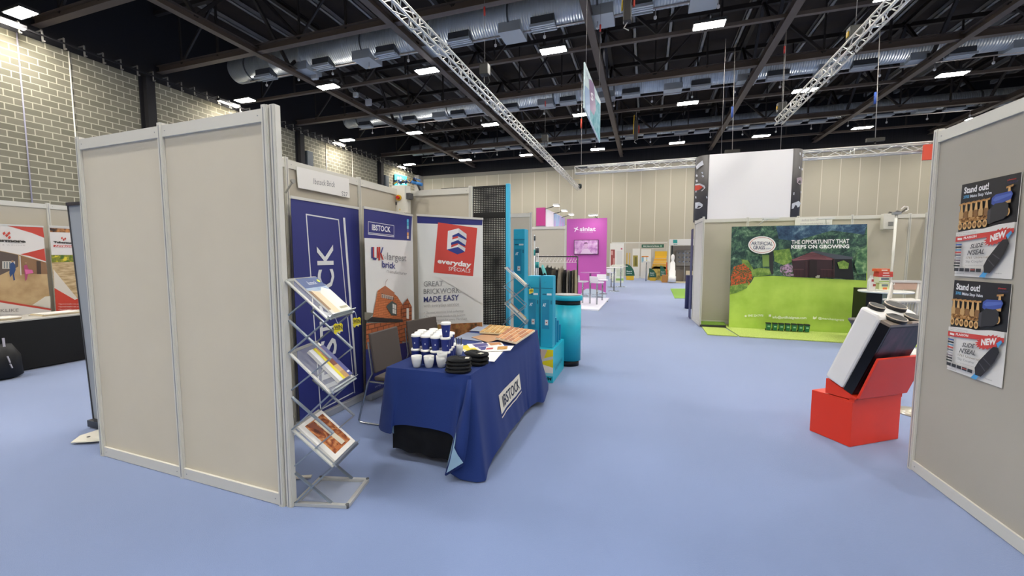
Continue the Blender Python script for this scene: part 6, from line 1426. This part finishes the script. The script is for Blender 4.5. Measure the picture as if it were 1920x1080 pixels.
ar.poly([(44, 498), (50, 496), (53, 504), (63, 510), (52, 514), (50, 524), (47, 527), (46, 514)], '#a84a6e'); ar.poly([(46, 505), (60, 506), (62, 512), (48, 514)], '#d66aa0'); ar.ellipse((48, 493), (50, 493), '#a88468')
ar.poly([(-40, 560), (0, 565), (95, 580), (95, 590), (-40, 590)], '#ddd8d2'); ar.poly([(-40, 556), (0, 563), (95, 579), (95, 582), (0, 567)], '#c64638'); ar.poly([(60, 572), (84, 556), (94, 555), (94, 578)], '#d9d2c4')
for (x, y) in ((4, 437), (9, 441), (14, 445), (13, 437)): ar.poly([(x, y), (x+4, y-3), (x+6, y+1), (x+2, y+4)], '#c64638')
ar.text('Tobermore', (-38, 451), (48, 455), (-38, 446), '#3a3632', bold=.07); ar.text('PAVING & WALLING', (-30, 459), (46, 461), (-30, 457), '#a8a39e', spacing=1.3); ar.text('YORKLIKE', (-30, 586), (34, 584), (-30, 580), '#8a8580'); ar.build('print', t)
t, ar = side_banner('pull_up_banner', 92, 175, 426, 'red and white approved pull-up banner with a paving photograph, beside the grey banner back')
ar.poly([(93, 427), (160, 431), (160, 437), (94, 435)], ramp_mat('brick_strip', [(.4, '#3a2c26'), (.6, '#c98a54')], scale=12))
ar.poly([(96, 478), (170, 478), (175, 494), (97, 494)], ramp_mat('flower_print', [(.4, '#4a6a2c'), (.55, '#8a8a30'), (.62, '#e0cf3a')], scale=14)); ar.poly([(97, 492), (178, 490), (180, 570), (104, 570)], ramp_mat('stone_photo', [(.35, '#a58a62'), (.65, '#d0b890')], scale=8, stretch=(1, 1, 4)))
ar.poly([(100, 505), (147, 562), (150, 575), (102, 540)], '#d6cfc4'); ar.poly([(102, 540), (140, 562), (180, 548), (180, 585), (105, 583)], '#c8402f')
for k in range(3): ar.text('• Approved installers near you', (109, 571+k*5), (148, 571+k*5), (109, 568.5+k*5), '#efe2dd')
for (x, y) in ((114, 446), (117, 449), (120, 447)): ar.poly([(x, y), (x+2.5, y-2), (x+4, y+1), (x+1.5, y+3)], '#c64638')
ar.text('Tobermore', (100, 455.5), (142, 457.5), (100, 452), '#3a3632', bold=.07); ar.poly([(100, 459), (150, 461), (150, 464.5), (100, 463)], '#c64638'); ar.text('APPROVED', (102, 462.5), (146, 463.8), (102, 460.2), '#efe2dd', bold=.04); ar.build('print', t)
# long black table
TXf = -8.2; a_ = px_(0, 703, TXf); zt4 = .70
t = thing('exhibition_table', (TXf-.35, 2.9, 0), 'long table covered in black cloth before the red and white banners', 'table')
mb = MB(); mb.box((TXf-.7, .6, .012), (TXf, 4.6, zt4)); mb.build('black_cloth', mat('#060607', .8), t, bevel=.01)
MB().box((TXf-.7, .6, zt4), (TXf+.004, 4.6, zt4+.02)).build('tabletop', mat('#b5b1a9', .5), t)
for k in range(6):
    y = .9+k*.62
    mbk = thing('magazine_stack', (TXf-.3, y+.2, zt4+.02), 'stack of pale brochures on the black table, '+n_ord(k)+' from the camera end', 'magazines', 'brochure stacks on the black table')
    for j in range(3): MB().box((TXf-.45+.02*j, y+.01*j, zt4+.0205+.012*j), (TXf-.12+.01*j, y+.42, zt4+.032+.012*j)).build('magazine', mat(['#d9d4c8', '#cdb98f', '#e2ded6'][j], .5), mbk)
# black bag or chair leg in front of the table with white buckles
t = thing('black_holdall', (TXf+.25, 3.0, 0), 'dark bag with white buckles standing against the black table', 'bag')
mb = MB(); mb.lathe([(.10, .002), (.16, .04), (.15, .3), (.08, .45)], (px_(8, 690, TXf+.25).x, px_(8, 690, TXf+.25).y, 0), 16); mb.build('bag_body', mat('#08080b', .6), t)
for (x, y, x2, y2) in ((6, 634, 8, 650), (14, 668, 19, 680), (19, 682, 23, 690)):
    p_, q_ = px_(x, y, TXf+.42), px_(x2, y2, TXf+.42); MB().bar(p_, q_, .02, .01).build('white_strap', mat('#b9b4bd', .4), t)
# back of a pull-up banner standing behind the tall partition
GY = 2.3
p0_ = pz(179, 799, 0.0); t = thing('pull_up_banner', (-4.6, p0_.y, 0), 'grey back of a pull-up banner with dark edges, left of the tall partition', 'banner')
tl = py_(127, 381, p0_.y); bl = py_(177, 795, p0_.y)
MB().prism([bl, Vector((-4.0, p0_.y, bl.z)), Vector((-4.0, p0_.y, tl.z)), tl], (0, .004, 0)).build('sheet_back', mat('#9aa0a6', .55), t)
MB().bar(tl-Vector((0, 0, .01)), (-4.0, p0_.y, tl.z-.01), .03, .03).build('top_bar', mat('#2c2730', .4), t); MB().bar(bl+Vector((0, -.003, 0)), tl+Vector((0, -.003, 0)), .006, .012).build('dark_edge', mat('#3a3b40', .5), t)
MB().obox(((bl.x-4.0)/2, p0_.y, .045), (1, 0, 0), (0, 1, 0), (0, 0, 1), abs(bl.x+4.0), .10, .06).build('cassette', mat('#24252b', .4), t); MB().box((tl.x+.28, p0_.y-.03, tl.z+.0), (tl.x+.42, p0_.y, tl.z+.03)).build('clip', blk, t)
f0 = [pz(133, 831, .02), pz(150, 818, .02), pz(200, 802, .02), pz(205, 826, .02), pz(170, 829, .02)]
o = MB().prism(f0, (0, 0, .008)).build('foot', mat('#dcd8c8', .35), t)
p_ = pz(166, 819, .029); MB().tube(p_, p_+Vector((0, 0, .002)), .012, 12).build('bolt', mat('#55565a', .4), t)
